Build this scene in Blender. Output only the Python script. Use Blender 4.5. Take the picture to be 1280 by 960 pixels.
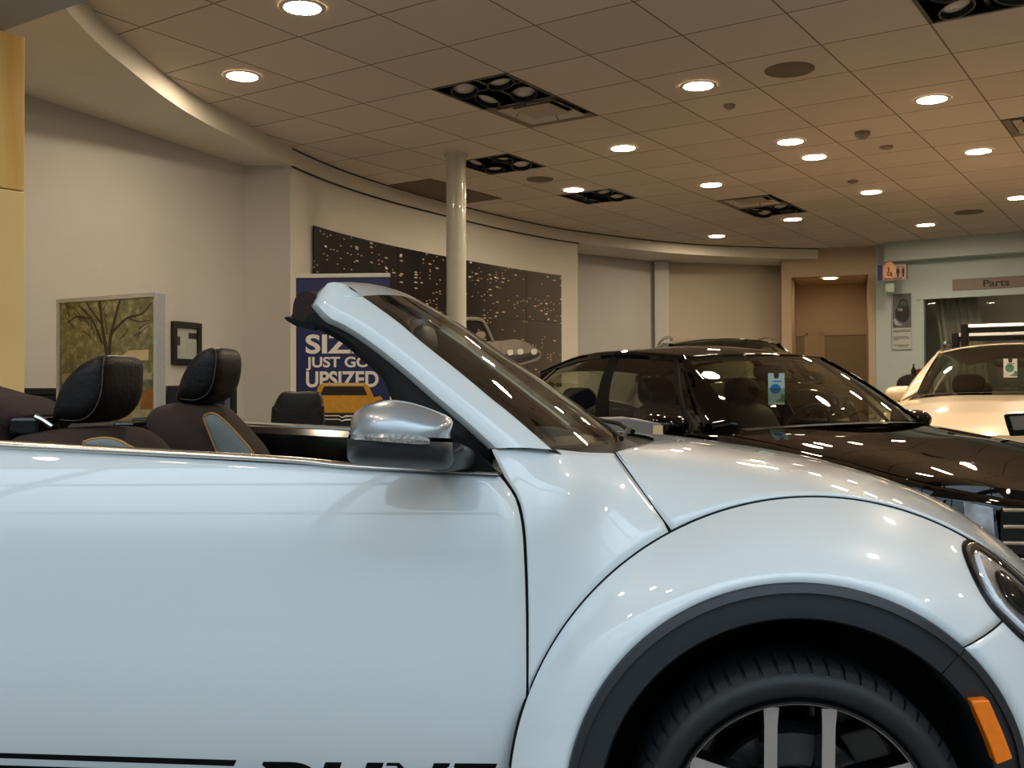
import bpy, bmesh, math, random
import numpy as np
from mathutils import Matrix, Vector
random.seed(7)
SC = bpy.context.scene
for o in list(bpy.data.objects):
    bpy.data.objects.remove(o)
COL = SC.collection

# ------------------------------------------------------------------ camera, sky, exposure
CAMZ = 1.17
FPX = 1280.0
RIGHT = Vector((1, 0, -0.0034)).normalized()
FWD = Vector((0, 1, 0.009)).normalized()
UP = RIGHT.cross(FWD)
cam_data = bpy.data.cameras.new('camera')
cam = bpy.data.objects.new('camera', cam_data)
COL.objects.link(cam)
m = Matrix.Identity(4)
for i in range(3):
    m[i][0], m[i][1], m[i][2] = RIGHT[i], UP[i], -FWD[i]
m[2][3] = CAMZ
cam.matrix_world = m
cam_data.sensor_width = 36.0
cam_data.lens = 36.0
cam_data.clip_start = 0.05
SC.camera = cam

SC.view_settings.view_transform = 'Standard'
SC.view_settings.look = 'None'
SC.view_settings.gamma = 1.0
SC.view_settings.use_curve_mapping = False
SC.view_settings.exposure = 0.36
SC.cycles.max_bounces = 8
SC.cycles.transparent_max_bounces = 12
SC.cycles.caustics_reflective = False
SC.cycles.caustics_refractive = False
SC.cycles.sample_clamp_indirect = 6.0

SKY = 1.3
LAMP = 152.0
world = bpy.data.worlds.new('sky')
SC.world = world
world.use_nodes = True
nt = world.node_tree
nt.nodes.clear()
wo = nt.nodes.new('ShaderNodeOutputWorld')
bg = nt.nodes.new('ShaderNodeBackground')
tc = nt.nodes.new('ShaderNodeTexCoord')
sx = nt.nodes.new('ShaderNodeSeparateXYZ')
cr = nt.nodes.new('ShaderNodeValToRGB')
for k_, c_ in ((0.0, (0.17, 0.19, 0.21)), (0.22, (0.33, 0.375, 0.41)), (0.48, (1.05, 1.23, 1.41)), (0.8, (1.95, 2.45, 2.95))):
    e_ = cr.color_ramp.elements[0] if k_ == 0.0 else (cr.color_ramp.elements[1] if k_ == 0.22 else cr.color_ramp.elements.new(k_))
    e_.position = k_
    e_.color = c_ + (1,)
nt.links.new(tc.outputs['Generated'], sx.inputs[0])
nt.links.new(sx.outputs['Z'], cr.inputs[0])
nt.links.new(cr.outputs[0], bg.inputs[0])
bg.inputs[1].default_value = SKY
nt.links.new(bg.outputs[0], wo.inputs[0])


def portal(name, loc, rot, sx_, sy_):
    L = bpy.data.lights.new(name, 'AREA')
    L.shape = 'RECTANGLE'
    L.size, L.size_y = sx_, sy_
    L.cycles.is_portal = True
    o = bpy.data.objects.new(name, L)
    COL.objects.link(o)
    o.location = loc
    o.rotation_euler = rot
    return o


WIN_Y = -1.0
portal('window_daylight', (1.5, WIN_Y - 0.1, 2.8), (math.radians(90), 0, 0), 21.0, 5.6)


# ------------------------------------------------------------------ pixel measurements -> real positions
def ray(px, py):
    d = FWD * FPX + RIGHT * (px - 640) - UP * (py - 480)
    return d


def at_depth(px, py, Y):
    d = ray(px, py)
    return Vector((0, 0, CAMZ)) + d * (Y / d.y)


def at_z(px, py, z):
    d = ray(px, py)
    return Vector((0, 0, CAMZ)) + d * ((z - CAMZ) / d.z)


def proj(P):
    P = Vector(P) - Vector((0, 0, CAMZ))
    z = P.dot(FWD)
    return 640 + FPX * P.dot(RIGHT) / z, 480 - FPX * P.dot(UP) / z


# ------------------------------------------------------------------ materials
def lin(c):
    return tuple(((x / 255) / 12.92 if x / 255 <= 0.04045 else ((x / 255 + 0.055) / 1.055) ** 2.4) for x in c) + (1.0,)


def mat(name, rgb, rough=0.5, metal=0.0, coat=0.0, noise=0.0, nscale=20.0, bump=0.0, ior=1.5, coat_rough=0.03, spec=0.5):
    M = bpy.data.materials.new(name)
    M.use_nodes = True
    n = M.node_tree
    b = n.nodes['Principled BSDF']
    c = lin(rgb)
    b.inputs['Base Color'].default_value = c
    b.inputs['Roughness'].default_value = rough
    b.inputs['Metallic'].default_value = metal
    b.inputs['IOR'].default_value = ior
    b.inputs['Coat Weight'].default_value = coat
    b.inputs['Coat Roughness'].default_value = coat_rough
    b.inputs['Specular IOR Level'].default_value = spec
    if noise > 0 or bump > 0:
        t = n.nodes.new('ShaderNodeTexCoord')
        nz = n.nodes.new('ShaderNodeTexNoise')
        nz.inputs['Scale'].default_value = nscale
        nz.inputs['Detail'].default_value = 4
        n.links.new(t.outputs['Object'], nz.inputs['Vector'])
        if noise > 0:
            r = n.nodes.new('ShaderNodeValToRGB')
            r.color_ramp.elements[0].position = 0.3
            r.color_ramp.elements[1].position = 0.7
            r.color_ramp.elements[0].color = tuple(x * (1 - noise) for x in c[:3]) + (1,)
            r.color_ramp.elements[1].color = tuple(min(1, x * (1 + noise)) for x in c[:3]) + (1,)
            n.links.new(nz.outputs['Fac'], r.inputs[0])
            n.links.new(r.outputs[0], b.inputs['Base Color'])
        if bump > 0:
            bp = n.nodes.new('ShaderNodeBump')
            bp.inputs['Strength'].default_value = bump
            bp.inputs['Distance'].default_value = 0.01
            n.links.new(nz.outputs['Fac'], bp.inputs['Height'])
            n.links.new(bp.outputs[0], b.inputs['Normal'])
    return M


def emat(name, rgb, strength):
    M = bpy.data.materials.new(name)
    M.use_nodes = True
    n = M.node_tree
    b = n.nodes['Principled BSDF']
    b.inputs['Base Color'].default_value = (0.8, 0.8, 0.8, 1)
    b.inputs['Emission Color'].default_value = lin(rgb)
    b.inputs['Emission Strength'].default_value = strength
    return M


def glassmat(name, tint, refl=1.0, ior=1.5):
    M = bpy.data.materials.new(name)
    M.use_nodes = True
    n = M.node_tree
    n.nodes.clear()
    out = n.nodes.new('ShaderNodeOutputMaterial')
    tr = n.nodes.new('ShaderNodeBsdfTransparent')
    tr.inputs[0].default_value = tint + (1,)
    gl = n.nodes.new('ShaderNodeBsdfGlossy')
    gl.inputs['Roughness'].default_value = 0.01
    gl.inputs[0].default_value = (refl, refl, refl, 1)
    fr = n.nodes.new('ShaderNodeFresnel')
    ge = n.nodes.new('ShaderNodeNewGeometry')
    io = n.nodes.new('ShaderNodeMapRange')
    io.inputs[3].default_value = ior
    io.inputs[4].default_value = 1.0 / ior
    n.links.new(ge.outputs['Backfacing'], io.inputs[0])
    n.links.new(io.outputs[0], fr.inputs[0])
    mx = n.nodes.new('ShaderNodeMixShader')
    n.links.new(fr.outputs[0], mx.inputs[0])
    n.links.new(tr.outputs[0], mx.inputs[1])
    n.links.new(gl.outputs[0], mx.inputs[2])
    n.links.new(mx.outputs[0], out.inputs[0])
    return M


M_wall = mat('wall_paint', (202, 199, 194), 0.75, noise=0.02, nscale=3, bump=0.03)
M_walldaylit = mat('wall_paint_daylit', (190, 204, 201), 0.7, noise=0.02, nscale=3)  # bluish window light on the parts wall mixed into its colour
M_wallbrown = mat('wall_paint_tan', (196, 174, 146), 0.75, noise=0.02, nscale=3)
M_wallbright = mat('wall_paint_cream', (232, 226, 214), 0.75, noise=0.02, nscale=3)
M_recess = mat('wall_paint_beige', (206, 194, 174), 0.75, noise=0.02, nscale=3)
M_soffit = mat('soffit_paint', (232, 226, 212), 0.7, noise=0.02, nscale=3)
M_beam = mat('beam_paint', (170, 172, 166), 0.6, noise=0.03, nscale=4)
M_floor = mat('floor_tile', (146, 138, 130), 0.25, noise=0.06, nscale=6)
M_tile_side = mat('ceiling_recess', (30, 27, 25), 0.6)
M_door = mat('door_laminate', (150, 132, 100), 0.5, noise=0.05, nscale=8)
M_white = mat('white_car_paint', (222, 227, 231), 0.35, coat=1.0, coat_rough=0.015, noise=0.006, nscale=2)
M_black = mat('black_car_paint', (7, 4, 4), 0.3, coat=1.0, spec=0.0, coat_rough=0.02, noise=0.05, nscale=2)
M_blackgloss = mat('gloss_black_plastic', (10, 10, 11), 0.12, noise=0.05)
M_plastic = mat('black_trim_plastic', (30, 34, 40), 0.42, noise=0.06, nscale=300, bump=0.04)
M_rubber = mat('tyre_rubber', (19, 21, 25), 0.55, noise=0.1, nscale=120, bump=0.1)
M_dark = mat('dark_void', (7, 7, 8), 0.9, noise=0.05)
M_seal = mat('seal_rubber', (9, 9, 10), 0.6, spec=0.2, noise=0.05)
M_chrome = mat('bright_trim', (206, 200, 194), 0.24, metal=1.0, noise=0.02)
M_silver = mat('silver_paint', (170, 174, 180), 0.34, metal=0.5, coat=1.0, noise=0.04, nscale=900)
M_machined = mat('machined_alloy', (186, 178, 176), 0.3, metal=0.85, noise=0.03, nscale=200)
M_leather = mat('black_leather', (24, 19, 19), 0.45, spec=0.3, noise=0.1, nscale=90, bump=0.2)
M_fabric = mat('dark_brown_fabric', (52, 36, 32), 0.85, noise=0.15, nscale=220, bump=0.3)
M_greyfab = mat('grey_seat_fabric', (128, 132, 134), 0.8, noise=0.1, nscale=220, bump=0.2)
M_tan = mat('tan_piping', (190, 140, 62), 0.6, noise=0.1)
M_thread = mat('grey_stitching', (92, 82, 78), 0.7, noise=0.1)
M_softtop = mat('soft_top_cloth', (50, 30, 28), 0.9, noise=0.15, nscale=150, bump=0.3)
M_amber = mat('amber_lens', (246, 122, 4), 0.35, coat=0.2, noise=0.06, nscale=90)
M_lens = glassmat('clear_lens', (0.95, 0.97, 1.0), ior=1.4)
M_wsglass = glassmat('windscreen_glass', (0.80, 0.86, 0.80), ior=1.52)
M_tintglass = glassmat('tinted_glass', (0.66, 0.70, 0.60), ior=1.5)
M_paneglass = glassmat('window_pane_glass', (0.93, 0.96, 0.95), ior=1.25)
M_reflector = mat('headlamp_reflector', (200, 202, 208), 0.38, metal=1.0, noise=0.4, nscale=14)
M_lampglow = emat('lamp_diffuser', (255, 232, 200), LAMP)
M_lampfill = emat('fill_lamp_diffuser', (255, 226, 190), LAMP * 0.22)
M_lamptrim = mat('lamp_trim', (225, 215, 200), 0.4, noise=0.02)
M_fixblack = mat('fixture_black', (14, 13, 13), 0.35, noise=0.1)
M_bulb = mat('lamp_glass_off', (215, 212, 205), 0.2, noise=0.1, nscale=60)
M_navy = mat('banner_navy', (26, 38, 92), 0.5, noise=0.04, nscale=5)
M_lettersw = mat('banner_letters', (236, 232, 226), 0.6, noise=0.01)
M_alu = mat('aluminium_frame', (204, 205, 205), 0.35, metal=0.35, noise=0.05, nscale=60)
M_gold = mat('gold_print', (206, 150, 44), 0.4, noise=0.12, nscale=25)
M_goldd = mat('dark_print', (30, 22, 16), 0.5, noise=0.1)
M_goldl = mat('pale_print', (222, 196, 150), 0.5, noise=0.05)
M_blackwood = mat('black_laminate', (12, 12, 13), 0.35, noise=0.1, nscale=10)
M_silverprint = mat('silver_print', (150, 142, 132), 0.5, noise=0.15, nscale=9)
M_silverprint2 = mat('dark_silver_print', (66, 58, 52), 0.5, noise=0.2, nscale=9)
M_whiteprint = mat('white_print', (244, 241, 236), 0.5, noise=0.02)
M_signbrown = mat('sign_taupe', (134, 116, 104), 0.5, noise=0.03)
M_signtext = mat('sign_black', (10, 9, 10), 0.5, noise=0.02)
M_signpeach = mat('sign_peach', (226, 172, 128), 0.5, noise=0.04)
M_signpink = mat('sign_rose_grey', (176, 140, 128), 0.5, noise=0.04)
M_signblue = mat('sign_navy', (30, 26, 90), 0.5, noise=0.04)
M_asphalt = mat('asphalt', (74, 74, 74), 0.9, noise=0.2, nscale=2)
M_leaf = mat('tree_leaves', (70, 92, 48), 0.8, noise=0.4, nscale=6)
M_bark = mat('tree_bark', (80, 64, 50), 0.9, noise=0.3, nscale=20)
M_mullion = mat('mullion_alu', (120, 124, 128), 0.4, metal=0.6, noise=0.05)
M_clear = glassmat('clear_acrylic', (0.9, 0.93, 0.92), ior=1.45)
M_red = mat('red_cloth', (120, 18, 22), 0.7, noise=0.2, nscale=30)
M_darkcloth = mat('dark_cloth', (24, 14, 16), 0.8, noise=0.2, nscale=30)
M_cream = mat('cream_car_paint', (238, 214, 180), 0.35, coat=1.0, coat_rough=0.02, noise=0.01, nscale=2)
M_tagblue = mat('tag_blue', (30, 130, 210), 0.5, noise=0.03)
M_tagpale = mat('tag_pale_blue', (190, 226, 238), 0.5, noise=0.06, nscale=60)
M_taggreen = mat('tag_green', (90, 150, 120), 0.5, noise=0.2, nscale=60)
M_greypanel = mat('grey_panel', (120, 116, 116), 0.3, noise=0.08, nscale=8)


def ceiling_material():
    M = mat('ceiling_tile', (176, 160, 142), 0.9)
    n = M.node_tree
    b = n.nodes['Principled BSDF']
    t = n.nodes.new('ShaderNodeTexCoord')
    s = n.nodes.new('ShaderNodeSeparateXYZ')
    n.links.new(t.outputs['Object'], s.inputs[0])
    outs = []
    for ax in 'XY':
        d = n.nodes.new('ShaderNodeMath'); d.operation = 'DIVIDE'; d.inputs[1].default_value = 0.61
        a = n.nodes.new('ShaderNodeMath'); a.operation = 'ADD'; a.inputs[1].default_value = 100.0
        f = n.nodes.new('ShaderNodeMath'); f.operation = 'FRACT'
        p = n.nodes.new('ShaderNodeMath'); p.operation = 'PINGPONG'; p.inputs[1].default_value = 0.5
        l = n.nodes.new('ShaderNodeMath'); l.operation = 'LESS_THAN'; l.inputs[1].default_value = 0.0095
        n.links.new(s.outputs[ax], d.inputs[0]); n.links.new(d.outputs[0], a.inputs[0])
        n.links.new(a.outputs[0], p.inputs[0]); n.links.new(p.outputs[0], l.inputs[0])
        outs.append(l)
    mx = n.nodes.new('ShaderNodeMath'); mx.operation = 'MAXIMUM'
    n.links.new(outs[0].outputs[0], mx.inputs[0]); n.links.new(outs[1].outputs[0], mx.inputs[1])
    nz = n.nodes.new('ShaderNodeTexNoise'); nz.inputs['Scale'].default_value = 1.6
    n.links.new(t.outputs['Object'], nz.inputs['Vector'])
    # each tile its own slight tone
    fl = []
    for ax in 'XY':
        d = n.nodes.new('ShaderNodeMath'); d.operation = 'DIVIDE'; d.inputs[1].default_value = 0.61
        f = n.nodes.new('ShaderNodeMath'); f.operation = 'FLOOR'
        n.links.new(s.outputs[ax], d.inputs[0]); n.links.new(d.outputs[0], f.inputs[0]); fl.append(f)
    cb = n.nodes.new('ShaderNodeCombineXYZ')
    n.links.new(fl[0].outputs[0], cb.inputs[0]); n.links.new(fl[1].outputs[0], cb.inputs[1])
    wn = n.nodes.new('ShaderNodeTexWhiteNoise'); wn.noise_dimensions = '2D'
    n.links.new(cb.outputs[0], wn.inputs['Vector'])
    r = n.nodes.new('ShaderNodeValToRGB')
    r.color_ramp.elements[0].color = lin((224, 212, 198)); r.color_ramp.elements[1].color = lin((234, 222, 208))
    n.links.new(wn.outputs['Value'], r.inputs[0])
    c = n.nodes.new('ShaderNodeMix'); c.data_type = 'RGBA'
    c.inputs[7].default_value = lin((148, 131, 114))
    n.links.new(mx.outputs[0], c.inputs[0]); n.links.new(r.outputs[0], c.inputs[6])
    n.links.new(c.outputs[2], b.inputs['Base Color'])
    return M


M_ceiling = ceiling_material()


def wood_material():
    M = mat('pale_wood', (226, 190, 122), 0.45)
    n = M.node_tree
    b = n.nodes['Principled BSDF']
    t = n.nodes.new('ShaderNodeTexCoord')
    mp = n.nodes.new('ShaderNodeMapping')
    mp.inputs['Scale'].default_value = (14, 14, 0.8)
    nz = n.nodes.new('ShaderNodeTexNoise')
    nz.inputs['Scale'].default_value = 1.4
    nz.inputs['Detail'].default_value = 6
    r = n.nodes.new('ShaderNodeValToRGB')
    r.color_ramp.elements[0].position = 0.3
    r.color_ramp.elements[0].color = lin((236, 184, 92))
    r.color_ramp.elements[1].position = 0.75
    r.color_ramp.elements[1].color = lin((250, 214, 134))
    n.links.new(t.outputs['Object'], mp.inputs[0]); n.links.new(mp.outputs[0], nz.inputs['Vector'])
    n.links.new(nz.outputs['Fac'], r.inputs[0]); n.links.new(r.outputs[0], b.inputs['Base Color'])
    return M


M_wood = wood_material()
M_wood2 = mat('pale_wood_board', (255, 222, 156), 0.45, noise=0.06, nscale=2.5)


def city_material():
    M = mat('night_city_print', (24, 17, 14), 0.45, spec=0.15)
    n = M.node_tree
    b = n.nodes['Principled BSDF']
    t = n.nodes.new('ShaderNodeTexCoord')

    def dots(scale, th, dens, col, prev):
        mp = n.nodes.new('ShaderNodeMapping'); mp.inputs['Scale'].default_value = scale
        v = n.nodes.new('ShaderNodeTexVoronoi'); v.inputs['Scale'].default_value = 1.0; v.voronoi_dimensions = '2D'
        l = n.nodes.new('ShaderNodeMath'); l.operation = 'LESS_THAN'; l.inputs[1].default_value = th
        sp = n.nodes.new('ShaderNodeSeparateColor')
        g = n.nodes.new('ShaderNodeMath'); g.operation = 'GREATER_THAN'; g.inputs[1].default_value = dens
        mu = n.nodes.new('ShaderNodeMath'); mu.operation = 'MULTIPLY'
        n.links.new(t.outputs['UV'], mp.inputs[0]); n.links.new(mp.outputs[0], v.inputs['Vector'])
        n.links.new(v.outputs['Distance'], l.inputs[0]); n.links.new(v.outputs['Color'], sp.inputs[0])
        n.links.new(sp.outputs[0], g.inputs[0]); n.links.new(l.outputs[0], mu.inputs[0]); n.links.new(g.outputs[0], mu.inputs[1])
        mx = n.nodes.new('ShaderNodeMix'); mx.data_type = 'RGBA'
        mx.inputs[7].default_value = lin(col)
        nm = n.nodes.new('ShaderNodeTexNoise'); nm.inputs['Scale'].default_value = 0.9 + scale[0] * 0.05; nm.inputs['Detail'].default_value = 1
        mpp = n.nodes.new('ShaderNodeMapping'); mpp.inputs['Scale'].default_value = (1.0, 2.6, 1.0); mpp.inputs['Location'].default_value = (scale[0], scale[1], 0)
        n.links.new(t.outputs['UV'], mpp.inputs[0]); n.links.new(mpp.outputs[0], nm.inputs['Vector'])
        gm = n.nodes.new('ShaderNodeMath'); gm.operation = 'GREATER_THAN'; gm.inputs[1].default_value = 0.5
        n.links.new(nm.outputs['Fac'], gm.inputs[0])
        m2 = n.nodes.new('ShaderNodeMath'); m2.operation = 'MULTIPLY'
        n.links.new(mu.outputs[0], m2.inputs[0]); n.links.new(gm.outputs[0], m2.inputs[1])
        n.links.new(m2.outputs[0], mx.inputs[0])
        n.links.new(prev, mx.inputs[6])
        return mx.outputs[2]
    # big soft building masses
    mp = n.nodes.new('ShaderNodeMapping'); mp.inputs['Scale'].default_value = (1.6, 0.7, 1)
    nz = n.nodes.new('ShaderNodeTexNoise'); nz.inputs['Scale'].default_value = 1.0
    r = n.nodes.new('ShaderNodeValToRGB')
    r.color_ramp.elements[0].position = 0.35; r.color_ramp.elements[0].color = lin((9, 6, 5))
    r.color_ramp.elements[1].position = 0.7; r.color_ramp.elements[1].color = lin((34, 22, 17))
    n.links.new(t.outputs['UV'], mp.inputs[0]); n.links.new(mp.outputs[0], nz.inputs['Vector']); n.links.new(nz.outputs['Fac'], r.inputs[0])
    # wet road lighter to the far end
    s = n.nodes.new('ShaderNodeSeparateXYZ'); n.links.new(t.outputs['UV'], s.inputs[0])
    rr = n.nodes.new('ShaderNodeMapRange'); rr.inputs[1].default_value = 2.6; rr.inputs[2].default_value = 4.8
    n.links.new(s.outputs['X'], rr.inputs[0])
    mxr = n.nodes.new('ShaderNodeMix'); mxr.data_type = 'RGBA'; mxr.inputs[7].default_value = lin((112, 104, 93))
    n.links.new(rr.outputs[0], mxr.inputs[0]); n.links.new(r.outputs[0], mxr.inputs[6])
    c = dots((8, 30, 1), 0.24, 0.80, (214, 194, 160), mxr.outputs[2])
    c = dots((17, 50, 1), 0.26, 0.86, (226, 190, 150), c)
    c = dots((4, 9, 1), 0.09, 0.75, (255, 250, 235), c)
    n.links.new(c, b.inputs['Base Color'])
    return M


M_city = city_material()


def landscape_material():
    M = mat('park_print', (96, 96, 66), 0.5)
    n = M.node_tree
    b = n.nodes['Principled BSDF']
    t = n.nodes.new('ShaderNodeTexCoord')
    nz = n.nodes.new('ShaderNodeTexNoise'); nz.inputs['Scale'].default_value = 13; nz.inputs['Detail'].default_value = 9; nz.inputs['Roughness'].default_value = 0.7
    r = n.nodes.new('ShaderNodeValToRGB')
    e = r.color_ramp.elements
    e[0].position = 0.36; e[0].color = lin((52, 50, 38))
    e[1].position = 0.66; e[1].color = lin((222, 212, 176))
    x = e.new(0.5); x.color = lin((122, 116, 80))
    n.links.new(t.outputs['UV'], nz.inputs['Vector']); n.links.new(nz.outputs['Fac'], r.inputs[0])
    s = n.nodes.new('ShaderNodeSeparateXYZ'); n.links.new(t.outputs['UV'], s.inputs[0])
    g = n.nodes.new('ShaderNodeValToRGB')
    g.color_ramp.elements[0].position = 0.2; g.color_ramp.elements[0].color = lin((190, 172, 132))
    g.color_ramp.elements[1].position = 0.75; g.color_ramp.elements[1].color = lin((150, 150, 100))
    h = g.color_ramp.elements.new(0.45); h.color = lin((98, 104, 78))
    n.links.new(s.outputs['Y'], g.inputs[0])
    mx = n.nodes.new('ShaderNodeMix'); mx.data_type = 'RGBA'; mx.inputs[0].default_value = 0.5
    n.links.new(r.outputs[0], mx.inputs[6]); n.links.new(g.outputs[0], mx.inputs[7])
    n.links.new(mx.outputs[2], b.inputs['Base Color'])
    return M


M_park = landscape_material()
M_barkprint = mat('print_bark', (70, 60, 44), 0.5, noise=0.3, nscale=30)


# ------------------------------------------------------------------ mesh helpers
class MB:
    def __init__(self):
        self.v = []
        self.f = []
        self.uv = {}

    def grid(self, P, cu=False, cv=False, uv=None):
        n, k = len(P), len(P[0])
        b = len(self.v)
        for i in range(n):
            for j in range(k):
                self.v.append(tuple(P[i][j]))
                if uv:
                    self.uv[b + i * k + j] = uv[i][j]
        for i in range(n if cu else n - 1):
            for j in range(k if cv else k - 1):
                a = b + i * k + j
                c = b + i * k + (j + 1) % k
                d = b + ((i + 1) % n) * k + (j + 1) % k
                e = b + ((i + 1) % n) * k + j
                self.f.append((a, c, d, e))
        return self

    def poly(self, pts, uv=None):
        b = len(self.v)
        for q, p in enumerate(pts):
            self.v.append(tuple(p))
            if uv:
                self.uv[b + q] = uv[q]
        self.f.append(tuple(range(b, b + len(pts))))
        return self

    def box(self, lo, hi, M=None):
        x0, y0, z0 = lo
        x1, y1, z1 = hi
        c = [(x0, y0, z0), (x1, y0, z0), (x1, y1, z0), (x0, y1, z0), (x0, y0, z1), (x1, y0, z1), (x1, y1, z1), (x0, y1, z1)]
        if M is not None:
            c = [tuple(M @ Vector(p)) for p in c]
        b = len(self.v)
        self.v += c
        for q in ((0, 3, 2, 1), (4, 5, 6, 7), (0, 1, 5, 4), (1, 2, 6, 5), (2, 3, 7, 6), (3, 0, 4, 7)):
            self.f.append(tuple(b + i for i in q))
        return self

    def prism(self, pts, off):
        """closed polygon pts extruded by vector off"""
        n = len(pts)
        b = len(self.v)
        off = Vector(off)
        self.v += [tuple(p) for p in pts] + [tuple(Vector(p) + off) for p in pts]
        self.f.append(tuple(range(b, b + n)))
        self.f.append(tuple(range(b + 2 * n - 1, b + n - 1, -1)))
        for i in range(n):
            j = (i + 1) % n
            self.f.append((b + i, b + j, b + n + j, b + n + i))
        return self

    def tube(self, pts, r, n=8, closed=False):
        pts = [Vector(p) for p in pts]
        k = len(pts)
        rings = []
        for i, p in enumerate(pts):
            if closed:
                t = pts[(i + 1) % k] - pts[i - 1]
            else:
                t = pts[min(i + 1, k - 1)] - pts[max(i - 1, 0)]
            t.normalize()
            a = t.cross(Vector((0, 0, 1)))
            if a.length < 0.1:
                a = t.cross(Vector((1, 0, 0)))
            a.normalize()
            c = t.cross(a)
            rr = r[i] if isinstance(r, (list, tuple)) else r
            rings.append([p + (a * math.cos(2 * math.pi * j / n) + c * math.sin(2 * math.pi * j / n)) * rr for j in range(n)])
        self.grid(rings, cu=closed, cv=True)
        if not closed:
            for rg in (rings[0], rings[-1]):
                self.poly(rg)
        return self

    def lathe(self, prof, axis_o, axis, n=48, start=None):
        """prof = [(r, h)] around an axis"""
        axis = Vector(axis).normalized()
        o = Vector(axis_o)
        a = axis.cross(Vector((0, 0, 1)))
        if a.length < 0.1:
            a = Vector((1, 0, 0))
        a.normalize()
        c = axis.cross(a)
        rings = []
        for i in range(n):
            t = 2 * math.pi * i / n
            d = a * math.cos(t) + c * math.sin(t)
            rings.append([o + d * r + axis * h for r, h in prof])
        self.grid(rings, cu=True)
        return self

    def build(self, name, material, parent=None, smooth=True, thick=0.0, off=None, auto=True, bevel=0.0):
        me = bpy.data.meshes.new(name)
        vs = self.v
        if off is not None:
            vs = [(x + off[0], y + off[1], z + off[2]) for x, y, z in vs]
        me.from_pydata([tuple(float(q) for q in p) for p in vs], [], self.f)
        if self.uv:
            l = me.uv_layers.new(name='UVMap')
            for lp in me.loops:
                l.data[lp.index].uv = self.uv.get(lp.vertex_index, (0, 0))
        bm = bmesh.new()
        bm.from_mesh(me)
        bmesh.ops.remove_doubles(bm, verts=bm.verts, dist=1e-5)
        bmesh.ops.recalc_face_normals(bm, faces=bm.faces)
        bm.to_mesh(me)
        bm.free()
        if smooth:
            me.polygons.foreach_set('use_smooth', [True] * len(me.polygons))
            if auto:
                me.set_sharp_from_angle(angle=math.radians(38))
        me.materials.append(material)
        o = bpy.data.objects.new(name, me)
        COL.objects.link(o)
        if parent is not None:
            o.parent = parent
        if thick:
            s = o.modifiers.new('solid', 'SOLIDIFY')
            s.thickness = thick
            s.offset = 0.0
        if bevel:
            s = o.modifiers.new('bevel', 'BEVEL')
            s.width = bevel
            s.segments = 2
        return o


def thing(name, label, cat, loc=(0, 0, 0), rotz=0.0, group=None):
    o = bpy.data.objects.new(name, None)
    COL.objects.link(o)
    o.empty_display_size = 0.1
    o.location = loc
    o.rotation_euler = (0, 0, rotz)
    return tag(o, label, cat, group)


def tag(o, label, cat, group=None):
    o['label'] = label
    o['category'] = cat
    if group:
        o['group'] = group
    return o


def struct(o):
    o['kind'] = 'structure'
    return o


def lerp(a, b, t):
    return a + (b - a) * t


def V(*a):
    return Vector(a)


def resample(pts, n, closed=False):
    """smooth resample through points (Catmull-Rom)"""
    P = [np.array(p, float) for p in pts]
    k = len(P)
    out = []
    segs = k if closed else k - 1
    for q in range(n):
        t = q / (n if closed else n - 1) * segs
        i = min(int(t), segs - 1)
        f = t - i
        if closed:
            p0, p1, p2, p3 = P[(i - 1) % k], P[i % k], P[(i + 1) % k], P[(i + 2) % k]
        else:
            p1, p2 = P[i], P[i + 1]
            p0 = P[i - 1] if i > 0 else 2 * p1 - p2
            p3 = P[i + 2] if i + 2 < k else 2 * p2 - p1
        out.append(0.5 * ((2 * p1) + (-p0 + p2) * f + (2 * p0 - 5 * p1 + 4 * p2 - p3) * f * f + (-p0 + 3 * p1 - 3 * p2 + p3) * f ** 3))
    return out


def curve_at(xs, ys):
    def f(x):
        return float(np.interp(x, xs, ys))
    return f


def smooth_curve(pts, n=200):
    r = resample(pts, n)
    xs = [p[0] for p in r]
    ys = [p[1] for p in r]
    return lambda x: float(np.interp(x, xs, ys))


def arclen_resample(P, n):
    P = [Vector(p) for p in P]
    d = [0]
    for a, b in zip(P, P[1:]):
        d.append(d[-1] + (b - a).length)
    out = []
    for q in range(n):
        t = d[-1] * q / (n - 1)
        i = max(0, min(len(d) - 2, int(np.searchsorted(d, t, 'right')) - 1))
        L = d[i + 1] - d[i]
        out.append(P[i].lerp(P[i + 1], (t - d[i]) / L if L else 0))
    return out


def coons(top, bottom, left, right):
    """top/bottom run left->right (n pts); left/right run top->bottom (m pts)"""
    n, k = len(top), len(left)
    G = []
    for i in range(k):
        v = i / (k - 1)
        row = []
        for j in range(n):
            u = j / (n - 1)
            p = top[j] * (1 - v) + bottom[j] * v + left[i] * (1 - u) + right[i] * u \
                - (top[0] * (1 - u) * (1 - v) + top[-1] * u * (1 - v) + bottom[0] * (1 - u) * v + bottom[-1] * u * v)
            row.append(p)
        G.append(row)
    return G


def inflate(pts, wc, hw, n=7, p=2.6, shear=0.0):
    """pillow with side outline pts [(u,z)] and half width hw along w"""
    c = sum(np.array(q, float) for q in pts) / len(pts)
    rings = []
    for j in range(-n, n + 1):
        a = j / n
        a = math.copysign(math.sin(abs(a) * math.pi / 2), a)
        s = max(0.02, (1 - abs(a) ** p)) ** (1 / p)
        rings.append([(c[0] + (q[0] - c[0]) * s, wc + a * hw, c[1] + (q[1] - c[1]) * s) for q in pts])
    m_ = MB()
    m_.grid(rings, cv=True)
    m_.poly(rings[0])
    m_.poly(rings[-1])
    return m_


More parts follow.
